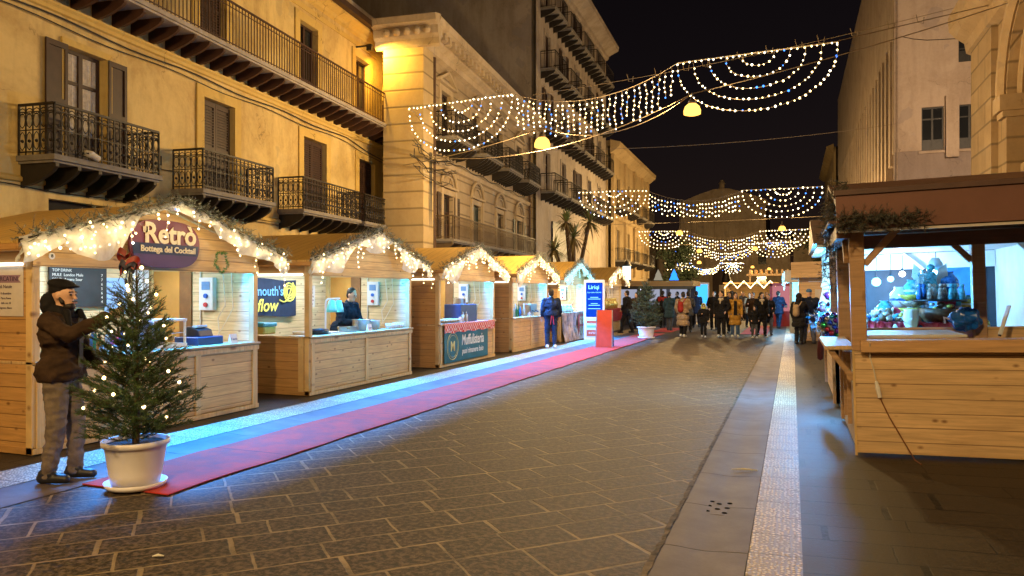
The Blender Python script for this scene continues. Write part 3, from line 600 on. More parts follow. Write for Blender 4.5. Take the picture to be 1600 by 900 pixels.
for a, b, c, d in holes6: w_ = window(B, FM, a, b, c, d, 'glass', None, None, M('dark_frame', (.03, .03, .03), .5))
mb = MB(); mb.box(2.3, 2.88, -.3, -.003, 8.5, 11.6); mb.out('pier', mo, B)
mb = MB(); mb.tube([(.12, -.06, .1), (.12, -.06, 23.5)], .05, 6); mb.out('drain_pipe', M('pale_pipe', (.3, .23, .18), .6), B); mb = MB(); mb.tube([(.3+.6*k, -.03, 14.9-.12*k-.1*math.sin(k)) for k in range(8)], .02, 4); mb.out('cable', cable_b, B)
mb = MB(); mb.box(1.1, 4.1, -.08, -.003, 8.78, 8.9); mb.out('sill', mo, B)
pl_ = thing('street_lamp', 'added unseen amber lamp behind the arcaded building that lights the modern block', 'street lamp', (8.2, 31, 9.5)); mb = MB(); mb.ball((0, 0, 0), .2, 10); mb.out('globe', EM('lamp_amber', (1, .46, .08), 1.25), pl_); mb = MB(); mb.tube([(0, 0, .2), (0, -.3, .6), (0, -6, .6)], .04, 6); mb.out('arm', iron, pl_)
lamp('POINT', (0, .3, 0), (1, .68, .40), 1700, pl_, .2)  # added lamp, out of view, brightens the near face of the modern block
B = thing('far_house', 'weathered amber house beyond the modern block on the right', 'building', (4.6, 96, 0))
holes7 = [(2+5*k, 3.2+5*k, z, z+2.2) for k in range(5) for z in (5, 9.5, 14)]
mb = MB(); wallfront(mb, FR, 0, 26, 0, 19, holes7); mb.box(.26, 10, 0, 26, 0, 19); mb.add([FR(0, 0, 0), FR(0, 19, 0), FR(0, 19, -10), FR(0, 0, -10)], [(0, 1, 2, 3)]); mb.out('wall', or4, B, fix=False)
mb = MB(); cornice(mb, FR, -.4, 26, [(.002, 18.4), (.4, 18.6), (.8, 19), (0, 19.3)]); mb.out('cornice', or4, B)
for a, b, c, d in holes7: window(B, FR, a, b, c, d, 'glass', .2, or4)
# ------------------------------------------------------------------ wooden market stalls, left row
def sprig(mb, p, d, L, step=.008, nl=.03, nw=.0035, mi=0, twig=True, droop=0, spread=1.0, mi2=None):
    p = Vector(p); d = Vector(d).normalized(); a = d.orthogonal().normalized(); b = d.cross(a); n = max(3, int(L/step))
    for k in range(n):
        t = k/n; q = p+d*L*t+Vector((0, 0, -droop*t*t)); an = R.uniform(0, 6.283)
        o = a*math.cos(an)+b*math.sin(an); dv = (o*spread+d*.75).normalized(); s = dv.cross(o).normalized() if dv.cross(o).length > 1e-4 else b
        l = nl*R.uniform(.7, 1.15)
        mb.add([q-s*nw, q+s*nw, q+dv*l], [(0, 1, 2)], mi2 if (mi2 is not None and R.random() < .3) else mi)
    if twig: mb.tube([p, p+d*L*.5+Vector((0, 0, -droop*.25)), p+d*L+Vector((0, 0, -droop))], [.003, .0025, .001], 3, 2)
W0, D0, ZC, ZO, ZE, ZR = 3.42, 2.0, .97, 1.95, 2.25, 2.74
def stall(name, label, y0, W=W0, left='solid', x0=-7.25, battens=2, blue=True, strip=1., tube=1., group='wooden stalls in the left row', kind_wood=None, front=True):
    t = thing(name, label, 'market stall', (x0, y0, 0), 0, group)
    wd = kind_wood or pine; D = D0; T = .045
    mb = MB(); mb.box(-D, 0, 0, W, .02, .09); mb.out('floor', pine_old, t)
    mb = MB(); mb.box(-.03, 0, .09, W-.09, .06, ZC-.03); mb.out('front_panel', wd, t)
    mb = MB()
    for k in range(battens+2):
        y = .04+(W-.17)*k/(battens+1); mb.box(.002, .022, y, y+.09, .08, ZC-.04)
    mb.box(.002, .02, .0, W, .02, .08); mb.box(.002, .026, .0, W, ZC-.11, ZC-.04) if battens else None
    mb.out('batten', pine_y, t, bevel=.004)
    mb = MB(); mb.box(-.55, .05, .0, W, ZC-.03, ZC); mb.out('counter_top', counterwood, t, bevel=.004)
    for x in (-.09, -D):
        for y in (0, W-.09):
            mb = MB(); mb.box(x, x+.09, y, y+.09, .02, ZE); mb.out('post', pine_y, t, bevel=.004)
    mb = MB(); mb.box(-D-.03, -D-.002, 0, W, .05, ZE); mb.out('back_wall', pine_pale, t)
    # right wall with plywood door panel
    mb = MB(); mb.box(-D+.09, -.092, W-.06, W-.02, .05, ZE); mb.out('side_wall', pine_pale, t)
    mb = MB(); mb.box(-D+.12, -D+.62, W-.085, W-.062, .1, 2.0); dr = mb.out('door', doorwood, t); mb = MB(); mb.ball((-D+.56, W-.1, 1.0), .02); mb.out('handle', steel, dr)
    mb = MB(); mb.box(-D+.63, -D+.85, W-.09, W-.062, .1, 2.0); mb.out('door_post', M('brown_board', (.2, .09, .03), .6), t)
    # left wall (outer face weathered pine)
    if left == 'solid':
        mb = MB(); mb.box(-D+.09, -.092, .005, .04, .05, ZE); mb.out('side_wall', pine_old, t)
    else:
        mb = MB(); mb.box(-D+.09, -.092, .005, .04, .05, ZC-.03); mb.out('side_wall', pine_old, t); mb = MB(); mb.box(-D+.09, -.092, .005, .04, ZO, ZE); mb.out('side_header', pine_old, t)
        mb = MB(); mb.box(-D+.09, -.092, -.03, .08, ZC-.03, ZC); mb.box(-.2, -.1, -.012, .004, .08, ZC-.03); mb.out('side_counter', pine_y, t)
    mb = MB(); mb.box(-.03, 0, .09, W-.09, ZO, ZE); mb.box(.002, .02, 0, W, ZO, ZO+.1)
    mb.prism([(0, ZE), (W, ZE), (W/2, ZR-.04)], lambda a, b, d: (d, a, b), -.03, 0); mb.out('gable', wd, t)
    for s in (0, 1):
        e = (-.32, ZE-.09) if s == 0 else (W+.32, ZE-.09); r_ = (W/2, ZR)
        mb = MB(); nx = Vector((r_[0]-e[0], r_[1]-e[1])).normalized(); up = Vector((-nx.y, nx.x))*(.03 if s == 0 else -.03)
        mb.prism([e, r_, (r_[0], r_[1]+.03), (e[0]+up.x, e[1]+up.y)], lambda a, b, d: (d, a, b), -D-.25, .24); mb.out('roof', roofwood, t)
        mb = MB(); mb.bar((-D-.25, e[0]+.02*(1-2*s), e[1]-.02), (.24, e[0]+.02*(1-2*s), e[1]-.02), .03, .1); mb.out('eave_board', pine_old, t)
    # electric box and cable run on the right wall
    bx = MB(); bx.box(-.95, -.7, W-.14, W-.062, 1.42, 1.9); b_ = bx.out('switch_box', grey_box, t)
    mb = MB(); mb.box(-.9, -.75, W-.146, W-.142, 1.72, 1.84); mb.out('cover', M('blue_cover', (.12, .25, .5), .4, amt=.1), b_)
    for z, m_ in ((1.63, M('blue_socket', (.03, .12, .5), .4, amt=0)), (1.5, M('red_socket', (.5, .04, .04), .4, amt=0))):
        mb = MB(); mb.prism([(-.82+.035*math.cos(q*.7854), z+.035*math.sin(q*.7854)) for q in range(8)], lambda a, b, d: (a, d, b), W-.165, W-.142); mb.out('socket', m_, b_)
    mb = MB(); mb.tube([(-.98, W-.08, 2.2), (-.98, W-.08, 1.0)], .012, 5); mb.tube([(-.55, W-.09, 1.95), (-.5, W-.1, 1.5), (-.62, W-.12, 1.3), (-.6, W-.1, 1.02)], .008, 5); mb.tube([(-.4, W-.09, 2), (-.36, W-.1, 1.45), (-.52, W-.15, 1.15), (-.62, W-.2, .99)], .007, 5); mb.out('cable', cable_w, t)
    # lights: blue-white strip behind the header, tube at the back, tube under the left eave
    if strip:
        mb = MB(); mb.box(-.31, -.25, .15, W-.15, 2.175, 2.2); mb.out('led_strip', EM('strip_ice', (.25, .65, 1), 2.5), t)
        lamp('AREA', (-.28, W/2, 2.13), ICE, LP_STRIP*strip, t, .05, 2.9, (0, rad(-48), 0), name='strip_light', spread=115)
    if tube:
        mb = MB(); mb.box(-1.32, -1.26, .4, W-.4, 2.19, 2.22); mb.out('led_tube', EM('tube_day', (.85, .95, 1), 3), t)
        lamp('AREA', (-1.29, W/2, 2.18), DAY, LP_TUBE*tube, t, .08, 2.4, (0, 0, 0), name='tube_light')
    mb = MB(); mb.tube([(-.1, -.03, ZO+.02), (-D*.7, -.03, ZO+.02)], .018, 8); mb.out('tube_lamp', EM('tube_cream', (1, .93, .75), 1.2), t)
    return t
st1 = stall('market_stall', 'nearest wooden stall, with a maroon oval sign and a chalkboard inside', 5.35)
st2 = stall('market_stall', 'wooden stall with open side counter where the man is cooking', 9.99, left='open', battens=1)
st3 = stall('market_stall', 'wooden stall with a teal banner below its counter', 14.67, W=3.25, battens=0)
st4 = stall('market_stall', 'wooden stall with plain front between the teal banner stall and the cyan lit stall', 19.2, W=3.2, battens=1)
st5 = stall('market_stall', 'wooden stall under cyan lights with posters hung below its counter', 23.7, W=3.2, battens=0, strip=1.6, tube=2.5)
st6 = stall('market_stall', 'wooden stall under an arch of white lights behind the blue screen totem', 30.0, W=3.2, battens=0, strip=0, tube=1.2)
STY = ((st1, 5.35, W0), (st2, 9.99, W0), (st3, 14.67, 3.25), (st4, 19.2, 3.2), (st5, 23.7, 3.2), (st6, 30.0, 3.2))
desc = ('above the maroon oval sign', 'on the stall of the cooking man', 'on the stall with the teal banner', 'on the plain fronted fourth stall', 'on the stall with posters and cyan light', 'on the stall behind the blue totem')
tulle = NT('white_tulle'); co = tulle.coord(); a = tulle.noise(co, 7, 4, .6, 1)
tr = tulle.n('ShaderNodeBsdfTranslucent'); tr.inputs[0].default_value = (.85, .85, .82, 1); df = tulle.n('ShaderNodeBsdfDiffuse'); df.inputs[0].default_value = (.8, .8, .78, 1)
tp = tulle.n('ShaderNodeBsdfTransparent'); m1 = tulle.n('ShaderNodeMixShader'); m1.inputs[0].default_value = .5; tulle.l(df.outputs[0], m1.inputs[1]); tulle.l(tr.outputs[0], m1.inputs[2])
m2 = tulle.n('ShaderNodeMixShader'); tulle.l(tulle.ramp(a, .3, .7, .04, .3), m2.inputs[0]); tulle.l(m1.outputs[0], m2.inputs[1]); tulle.l(tp.outputs[0], m2.inputs[2]); tulle.l(m2.outputs[0], tulle.o.inputs[0])
def gpath(W, t, x=.25, dz=0):
    """along the gable edge, t 0..1"""
    if t < .5: k = t*2; return Vector((x, -.32+(W/2+.32)*k, ZE-.06+(ZR+.04-ZE+.06)*k+dz))
    k = (t-.5)*2; return Vector((x, W/2+(W/2+.32)*k, ZR+.04-(ZR+.04-ZE+.06)*k+dz))
for i, (s_, y0, W) in enumerate(STY):
    loc = (-7.25, y0, 0)
    if i < 5:
        g = thing('fir_garland', 'frosted fir garland along the roof edge '+desc[i], 'garland', loc, 0, 'fir garlands on the stall roofs')
        mb = MB(); N = 620 if i < 2 else 380
        for k in range(N):
            t = R.random(); p = gpath(W, t, .26+R.uniform(-.07, .06), R.uniform(-.05, .09)); d = Vector((R.uniform(-.2, 1), R.uniform(-1, 1), R.uniform(-.5, .9)))
            sprig(mb, p, d, R.uniform(.06, .15), .006, .035, .003, 0, True, 0, 1, 1)
        mb.out('foliage', [frost_m, frost_l, bark], g, fix=False)
        mb = MB(); mb.tube([gpath(W, k/20, .26) for k in range(21)], .012, 5); mb.out('wire', cable_b, g)
    u = thing('tulle_drape', 'crumpled white tulle hanging from the gable edge '+desc[i], 'drape', loc, 0, 'white tulle on the stall gables')
    mb = MB(); n, m_ = 70, 7; vs = []; ph = [R.uniform(0, 6.3) for _ in range(8)]
    for a in range(n+1):
        t = a/n; hgt = .16+.16*abs(math.sin(t*9+ph[0]))+.10*math.sin(t*23+ph[1]); hgt *= (1 if .03 < t < .97 else .9)
        if t < .3: hgt += .10*math.sin(t/.3*math.pi)
        if i == 0 and .34 < t < .66: hgt *= .45
        for b in range(m_+1):
            s = b/m_; p = gpath(W, t, .25+.05*math.sin(s*math.pi)+.035*math.sin(t*60+s*5+ph[2])*s+.02*math.sin(t*130+ph[3]*s), .03-hgt*s)
            p.y += .05*math.sin(s*4+t*40+ph[4])*s; vs.append(p)
    mb.add(vs, [(a*(m_+1)+b, (a+1)*(m_+1)+b, (a+1)*(m_+1)+b+1, a*(m_+1)+b+1) for a in range(n) for b in range(m_)])
    mb.out('cloth', tulle.m, u, True, fix=False)
    for sgn in (0, 1):
        mb = MB(); vs = []; e = gpath(W, sgn, .26)
        for a in range(9):
            for b in range(5):
                s = a/8; q = (b/4-.5); vs.append((e.x+.03*math.sin(b*2+a*.9), e.y+(-1 if sgn == 0 else 1)*(s*.12-.1)+q*.12*(1.3-s), e.z-.0-.2*s+q*.1))
        mb.add(vs, [(a*5+b, a*5+b+1, (a+1)*5+b+1, (a+1)*5+b) for a in range(8) for b in range(4)]); mb.out('tail', tulle.m, u, True, fix=False)
    L = thing('fairy_lights', ('cyan' if i == 4 else 'warm white')+' fairy lights hanging along the gable '+desc[i], 'fairy lights', loc, 0, 'fairy lights on the stall gables')
    mb = MB(); pts = []; ic = 3 if i == 4 else 0
    nd = 22
    for k in range(nd):
        t = (k+.5+R.uniform(-.4, .4))/nd; p = gpath(W, t, .28+R.uniform(-.03, .05), -.02); ln = R.choice((.12, .2, .3, .42)) if not (i == 0 and .36 < t < .64) else R.choice((.1, .2, .35))
        pl = [p]; nb = max(2, int(ln/.075))
        for q in range(nb):
            e = p+Vector((R.uniform(-.01, .03), R.uniform(-.025, .025), -ln*(q+1)/nb)); pl.append(e); pts.append((e.x+.01, e.y, e.z, (1 if R.random() < .25 else 0) if ic == 0 else 3))
        mb.tube(pl, .0025, 3)
    for q in range(26):
        p = gpath(W, R.choice((R.uniform(.02, .3), R.uniform(.66, .985))) if i != 4 else R.random(), .29+R.uniform(-.03, .05), R.uniform(-.22, .02)); pts.append((*p, ic))
    mb.tube([gpath(W, k/20, .28, -.02) for k in range(21)], .004, 4)
    if i == 0:
        pl = [(.06, .02+.12*k, 2.19-.06*math.sin(k/8*math.pi)+.01*k) for k in range(9)]; mb.tube(pl, .003, 3); pts += [(x+.01, y, z-.02, 1) for x, y, z in pl]
        e = gpath(W, .47, .3, -.06); pts.append((*e, 2)); pts.append((e.x, e.y+.03, e.z-.02, 2))
    mb.out('wire', cable_w, L); bulbs(L, pts, .013 if i < 2 else .017)
    for k in (.05, .16, .27, .38, .5, .62, .73, .84, .95):
        p = gpath(W, k, .44, -.17); lamp('POINT', p, (.2, .75, 1) if i == 4 else WARM, LP_GABLE*(1.6 if i == 4 else 1), L, .03, name='bulb_cluster')
# --- first stall: sign, wreath, bow, board, posters, counter goods
s_ = thing('shop_sign', 'maroon and purple rounded shop sign on the nearest stall gable', 'sign', (-7.21, 7.02, 2.27))
prof = [(.54*math.copysign(abs(math.cos(a))**.55, math.cos(a)), .29*math.copysign(abs(math.sin(a))**.95, math.sin(a))) for a in [2*math.pi*k/48 for k in range(48)]]
mb = MB(); mb.prism(prof, lambda a, b, d: (d, a, b), 0, .035); mb.out('board', M('sign_maroon', (.17, .035, .045), .45, scale=1.5, amt=.25, bump=.02), s_)
lo = [(a, b) for a, b in prof if b < -.09]; lo = sorted([p for p in lo if p[0] > 0], key=lambda p: -p[1])+sorted([p for p in lo if p[0] <= 0], key=lambda p: p[1])
mb = MB(); mb.prism([(x*.985, y*.985) for x, y in lo], lambda a, b, d: (d, a, b), .0352, .039); mb.out('lower_field', M('sign_purple', (.085, .03, .09), .45, scale=2, amt=.2, bump=.02), s_)
mb = MB(); mb.prism([(-.5, -.13), (.5, -.13), (.515, .0), (-.515, .0)], lambda a, b, d: (d, a, b), .0395, .043); mb.out('banner_band', M('sign_navy', (.018, .022, .05), .45, amt=.1, bump=0), s_)
cream = M('cream_letters', (.72, .62, .42), .5, amt=.05, bump=0)
text('Retrò', .34, cream, s_, (.046, .06, .115), FX, bold=.009, sx=1.02); text('Bottega del Cocktail', .102, cream, s_, (.046, .03, -.068), FX, bold=.0025, sx=1.02); text('u', .15, cream, s_, (.046, -.33, .17), FX, bold=.004)
w_ = thing('wreath', 'small green star shaped tinsel wreath right of the maroon oval sign', 'wreath', (-7.19, 7.95, 2.09))
mb = MB(); P6 = [Vector((.02, (.13 if k % 2 else .10)*math.cos(k*math.pi/5+.3), (.15 if k % 2 else .12)*math.sin(k*math.pi/5+.3))) for k in range(10)]
for k in range(10):
    for q in range(14):
        p = P6[k].lerp(P6[(k+1) % 10], q/14); sprig(mb, p, (R.uniform(-1, 1), R.uniform(-1, 1), R.uniform(-1, 1)), .02, .003, .03, .003, 0, False)
mb.out('tinsel', M('green_tinsel', (.04, .2, .04), .35, amt=.3, bump=0), w_, fix=False)
def disc(mb, f, c, r, d0, d1, n=16, mi=0): mb.prism([(c[0]+r*math.cos(2*math.pi*k/n), c[1]+r*math.sin(2*math.pi*k/n)) for k in range(n)], f, d0, d1, mi)
nb_ = thing('number_tag', 'round white number tag at the left end of the nearest stall header', 'sign', (-7.228, 5.55, 2.06)); mb = MB(); disc(mb, lambda a, b, d: (d, a, b), (0, 0), .035, 0, .006); mb.out('disc', white_p, nb_); text('8', .05, black_p, nb_, (.008, 0, 0), FX)
c_ = thing('chalkboard', 'black chalkboard price list on the back wall of the nearest stall', 'board', (-9.22, 7.47, 1.75))
mb = MB(); mb.box(0, .02, -.44, .44, -.27, .28); mb.out('slate', M('slate_black', (.018, .018, .02), .7, amt=.3), c_)
chalk = M('chalk', (.55, .55, .52), .9, amt=.2, bump=0)
for k, (a, b) in enumerate((('TOP DRINK', ''), ('MULE  London Mule', '7'), ('SOUR  Amaro Sour', '7'), ('SPRITZ  bianco', '6'), ('', '5'), ('Punch caldo', '6'), ('Vin brulè', '4'), ('Cioccolata', '4'))):
    if a: text(a, .055, chalk, c_, (.022, -.40, .23-.062*k), FX, align='LEFT', depth=.001)
    if b: text(b, .055, chalk, c_, (.022, .36, .23-.062*k), FX, depth=.001)
p_ = thing('menu_poster', 'blue lit menu sheet beside the chalkboard in the nearest stall', 'poster', (-9.22, 8.08, 1.63))
mb = MB(); mb.box(0, .006, -.19, .19, -.26, .26); mb.out('sheet', M('blue_sheet', (.25, .45, .8), .5, amt=.05, bump=0), p_)
inkb = M('navy_ink', (.02, .04, .15), .6, amt=0, bump=0)
for k in range(6): text(('Menù', 'Gin tonic', 'Negroni', 'Americano', 'Spritz', 'Mule')[k], .05, inkb, p_, (.008, -.16, .2-.08*k), FX, align='LEFT', depth=.001)
w_ = thing('plastic_curtain', 'pale plastic sheet column at the rear corner of the nearest stall', 'curtain', (-9.18, 8.5, .97)); mb = MB(); vs = [(.03*math.sin(k*1.9), -.16+.04*k, z) for k in range(8) for z in (0, 1.05)]
mb.add(vs, [(2*k, 2*k+2, 2*k+3, 2*k+1) for k in range(7)]); mb.out('sheet', M('pale_film', (.6, .65, .72), .3, amt=.1), w_, fix=False); mb = MB(); mb.tube([(0, -.18, 1.06), (0, .16, 1.06)], .01, 6); mb.out('rail', steel, w_)
def poster(name, label, loc, w_, h_, f, lines, sheet, ink, cat='poster', bas=FY, dec=None):
    t = thing(name, label, cat, loc); mb = MB(); mb.prism([(-w_/2, -h_/2), (w_/2, -h_/2), (w_/2, h_/2), (-w_/2, h_/2)], f, 0, .006); mb.out('sheet', sheet, t)
    for body, z, size in lines: text(body, size, ink, t, f(0, z, .0075), bas, depth=.0008)
    return t
FYl = lambda a, b, d: (a, -d, b); FXl = lambda a, b, d: (d, a, b); FNXl = lambda a, b, d: (-d, -a, b)
pale = M('poster_paper', (.55, .5, .47), .7, amt=.08, bump=0); inkd = M('dark_ink', (.04, .02, .06), .7, amt=0, bump=0)
p_ = poster('event_poster', 'pale event poster with dark ribbon on the side wall of the nearest stall', (-7.62, 5.35, 1.69), .5, .34*1.5, FYl, (('MERCATINI', .13, .07), ('di Natale', .05, .05), ('8 dicembre', -.02, .035), ('Piazza Roma', -.07, .03), ('dalle ore 18', -.12, .03), ('ingresso libero', -.17, .03)), pale, inkd)
mb = MB(); mb.prism([(-.22, .09), (.22, .09), (.18, .13), (.22, .17), (-.22, .17), (-.18, .13)], FYl, .0062, .0068); mb.out('ribbon', M('mauve_print', (.25, .15, .22), .7, amt=0, bump=0), p_)
# bow on top of the near fir tree is built with the tree
def bottle(t, x, y, z, r, h, m_):
    mb = MB(); mb.lathe([(r, 0), (r, h*.6), (r*.4, h*.75), (r*.35, h), (.001, h)], (x, y, z), 10); return mb.out('bottle', m_, t, True)
btm = [M('glass_blue', (.03, .12, .4), .1, amt=0, bump=0), M('glass_clear', (.4, .5, .55), .08, amt=0, bump=0), M('glass_green', (.02, .12, .05), .1, amt=0, bump=0), M('glass_pink', (.6, .12, .3), .15, amt=0, bump=0), M('glass_amber', (.35, .12, .02), .1, amt=0, bump=0)]
for k in range(16):
    x, y = -7.42-.13*(k % 3)-R.uniform(0, .05), 6.1+.062*k+R.uniform(0, .02); m_ = btm[(k*3) % 5]; h = R.uniform(.2, .34)
    mb = MB(); r = R.uniform(.03, .04); mb.lathe([(r, 0), (r, h*.6), (r*.4, h*.75), (r*.35, h-.03)], (0, 0, 0), 10); b_ = mb.out('bottle', m_, None, True); b_.location = (x, y, ZC+.002)
    tag(b_, 'liquor bottle in the cluster on the bar counter behind the man by the tree', 'bottle', 'bottles on the bar counter'); mb = MB(); mb.lathe([(r*.42, h-.035), (r*.42, h)], (0, 0, 0), 8); mb.out('cap', black_p, b_)
for k in range(10):
    mb = MB(); mb.lathe([(.026, 0), (.036, .1), (.034, .1), (.025, .006), (.001, .006)], (0, 0, 0), 10); b_ = mb.out('tumbler', btm[1], None, True); b_.location = (-7.33-.09*(k % 2), 6.25+.085*k, ZC+.002); tag(b_, 'clear tumbler in the row at the front edge of the bar counter', 'glass', 'tumblers on the bar counter')
g = thing('glass_display_case', 'glass display case lit blue on the counter of the nearest stall', 'display case', (-7.62, 7.33, ZC))
mb = MB(); mb.box(-.2, .2, -.27, .27, 0, .05); mb.box(-.2, .2, -.27, .27, .34, .37); [mb.box(a-.012, a+.012, b-.012, b+.012, .05, .34) for a in (-.18, .18) for b in (-.25, .25)]; mb.out('frame', white_p, g)
mb = MB(); mb.box(-.19, .17, -.25, .25, .18, .19); mb.out('shelf', steel, g); mb = MB(); mb.box(-.2, -.19, -.25, .25, .05, .34); mb.out('back_panel', M('case_back', (.5, .6, .7), .4, amt=0), g)
for k in range(5): mb = MB(); mb.ball((0, -.2+.1*k, .1), .04); mb.out('cake', M('pastry', (.5, .3, .12), .7), g)
g = thing('cash_drawer', 'dark blue cash drawer with a black receipt printer on the nearest stall counter', 'cash register', (-7.6, 8.0, ZC))
mb = MB(); mb.box(-.2, .2, -.24, .24, 0, .11); mb.out('drawer', M('navy_metal', (.02, .05, .14), .4, amt=.1), g, bevel=.008); mb = MB(); mb.prism([(-.15, .112), (.13, .112), (.1, .2), (-.05, .25), (-.15, .24)], lambda a, b, d: (a, d, b), -.12, .13); mb.out('printer', black_p, g, bevel=.008); mb = MB(); mb.box(-.02, .05, -.1, .1, .235, .26); mb.out('screen', M('pale_screen', (.4, .6, .8), .2, amt=0), g)
# --- second stall: banner, heat lamp, pots, food boxes
b_ = thing('fabric_banner', 'navy banner with yellow spiral hanging inside the stall of the cooking man', 'banner', (-9.19, 11.55, 1.57))
mb = MB(); n = 12; vs = [(.02+.012*math.sin(k*1.3), -.75+1.5*k/n*.94, z+.02*math.sin(k*.5)) for k in range(n+1) for z in (-.34, .36)]; mb.add(vs, [(2*k, 2*k+2, 2*k+3, 2*k+1) for k in range(n)]); mb.out('sheet', M('navy_cloth', (.012, .022, .055), .8, amt=.2), b_, fix=False)
sky_pr = M('sky_print', (.15, .4, .75), .7, amt=0, bump=0); yl = M('lemon_print', (.75, .68, .12), .7, amt=0, bump=0)
text('mouth\'s', .25, sky_pr, b_, (.045, -.16, .13), FX, bold=.003, depth=.001); text('flow', .33, yl, b_, (.045, -.22, -.14), FX, bold=.004, depth=.001, shear=.2)
mb = MB(); mb.tube([(.045, .42+(.06+.14*k/40)*math.cos(k*.47+1), .13+(.06+.15*k/40)*math.sin(k*.47+1)) for k in range(41)]+[(.045, .38-.05*k, -.02-.05*math.sin(k*.6)) for k in range(6)], .014, 5); mb.out('spiral', yl, b_)
h_ = thing('heat_lamp', 'white twin food heat lamp glowing cyan on the cooking stall counter', 'lamp', (-7.62, 11.12, ZC))
mb = MB(); mb.box(-.16, .16, -.22, .22, 0, .02); mb.out('base_tray', steel, h_); mb = MB(); mb.tube([(0, -.15, .02), (0, -.15, .5), (0, -.13, .57), (0, -.06, .6), (0, .28, .6)], .016, 8); mb.out('arm', white_p, h_)
for k in (0, .2):
    mb = MB(); mb.lathe([(.02, .22), (.06, .2), (.095, .05), (.1, 0), (.09, 0), (.085, .05), (.05, .18), (.001, .18)], (0, .04+k, .36), 14); sh = mb.out('lamp_shade', M('cyan_shade', (.15, .6, .62), .4, amt=0), h_, True); mb = MB(); mb.ball((0, .04+k, .43), .05); mb.out('lamp_bulb', EM('heat_bulb', (.5, .95, 1), 2), sh)
lamp('POINT', (0, .14, .32), (.35, .85, 1), 1.6, h_, .04)
for i, (y, r, h, lb) in enumerate(((12.0, .16, .2, 'larger steel cooking pot in front of the cooking man'), (12.42, .13, .17, 'smaller steel cooking pot in front of the cooking man'))):
    p_ = thing('cooking_pot', lb, 'pot', (-7.55, y, ZC)); mb = MB(); mb.lathe([(.001, 0), (r, 0), (r, h), (r+.012, h+.008), (r-.005, h+.008), (r-.01, .02), (.001, .02)], (0, 0, 0), 20); mb.out('body', steel, p_, True)
    for s in (-1, 1): mb = MB(); mb.tube([(.03*math.cos(a)+0, s*(r+.035*math.sin(a)), h*.8) for a in (0, .8, 1.57, 2.35, 3.14)], .007, 5); mb.out('handle', steel, p_)
    mb = MB(); mb.lathe([(r*.8, -.003), (r*.8, .004)], (0, 0, 0), 16); mb.out('hob_plate', black_p, p_)
for i, (x, y, a, b, h, m_, lb) in enumerate(((-7.55, 11.55, .2, .25, .09, steel, 'long steel food tray between heat lamp and pots'), (-7.5, 10.62, .14, .17, .09, black_p, 'black pan at the corner post of the cooking stall'), (-7.75, 10.5, .18, .12, .05, white_p, 'white plate stack near the side window of the cooking stall'))):
    p_ = thing('food_tray' if i == 0 else ('black_pan' if i == 1 else 'plate_stack'), lb, 'kitchenware', (x, y, ZC)); mb = MB(); mb.lathe([(.001, .004), (1, .004), (1.05, h), (.98, h), (.94, .02), (.001, .02)], (0, 0, 0), 4 if i == 0 else 18, 0, a, b); mb.out('dish', m_, p_, i > 0)
    if i == 0: mb = MB(); mb.box(-.12, .12, -.15, .15, .06, .08); mb.out('food', M('fried_food', (.5, .3, .1), .7, scale=40, amt=.6), p_)
    if i == 1: mb = MB(); mb.tube([(0, -b, h*.8), (0, -b-.14, h)], .012, 6); mb.out('handle', black_p, p_)
f_ = thing('food_tub', 'yellow plastic tub with blue lid at the side window of the cooking stall', 'container', (-8.6, 10.35, ZC)); mb = MB(); mb.box(-.3, .3, -.16, .16, .002, .13); mb.out('tub', M('yellow_tub', (.65, .55, .15), .4, amt=.1), f_, bevel=.02); mb = MB(); mb.box(-.32, .32, -.18, .18, .13, .2); mb.out('lid', M('aqua_lid', (.1, .45, .65), .35, amt=.1), f_, bevel=.02)
# --- third stall: tablecloth, banner, food display
t_ = thing('checked_tablecloth', 'red and white checked cloth over the counter of the teal banner stall', 'tablecloth', (-7.25, 14.67, 0))
ck = NT('red_check'); cc = ck.n('ShaderNodeTexChecker'); ck.l(ck.map(ck.coord(), (1, 1, 1)), cc.inputs[0]); cc.inputs['Scale'].default_value = 16; cc.inputs[1].default_value = (.5, .02, .03, 1); cc.inputs[2].default_value = (.6, .4, .36, 1); ck.l(cc.outputs[0], ck.b.inputs[0]); ck.b.inputs['Roughness'].default_value = .9
mb = MB(); n = 40; row = [(-.5, ZC+.006), (.06, ZC+.006), (.068, ZC-.03), (.068, ZC-.2)]; vs = []
for k in range(n+1):
    for q, (x, z) in enumerate(row): vs.append((x+(.012*math.sin(k*1.4) if q == 3 else 0), .15+2.95*k/n, z+(.015*math.sin(k*.8) if q == 3 else 0)))
mb.add(vs, [(k*4+q, k*4+q+1, k*4+q+5, k*4+q+4) for k in range(n) for q in range(3)]); mb.out('cloth', ck.m, t_, fix=False)
b_ = thing('shop_banner', 'teal banner with round M emblem and white lettering below the checked cloth', 'banner', (-7.215, 16.1, .46)); mb = MB(); mb.prism([(-1.25, -.36), (1.25, -.36), (1.25, .37), (-1.25, .37)], FXl, 0, .012); mb.out('sheet', M('teal_cloth', (.015, .12, .16), .7, scale=3, amt=.2), b_)
wp_ = M('white_print', (.65, .68, .66), .6, amt=0, bump=0); gp_ = M('gold_print', (.55, .5, .2), .6, amt=0, bump=0)
text('Muffulisteria', .34, wp_, b_, (.014, .32, .1), FX, bold=.006, depth=.001, shear=.15, sx=.78); text('puoi rimanere buio', .19, wp_, b_, (.014, .32, -.15), FX, bold=.002, depth=.001, shear=.2, sx=.86); text('M', .3, gp_, b_, (.014, -.82, -.01), FX, bold=.01, depth=.001)
mb = MB()
for r_ in (.3, .25): mb.tube([(.014, -.82+r_*math.cos(k*math.pi/16), r_*math.sin(k*math.pi/16)) for k in range(32)], .008 if r_ > .27 else .004, 4, closed=True)
mb.out('ring', gp_, b_)
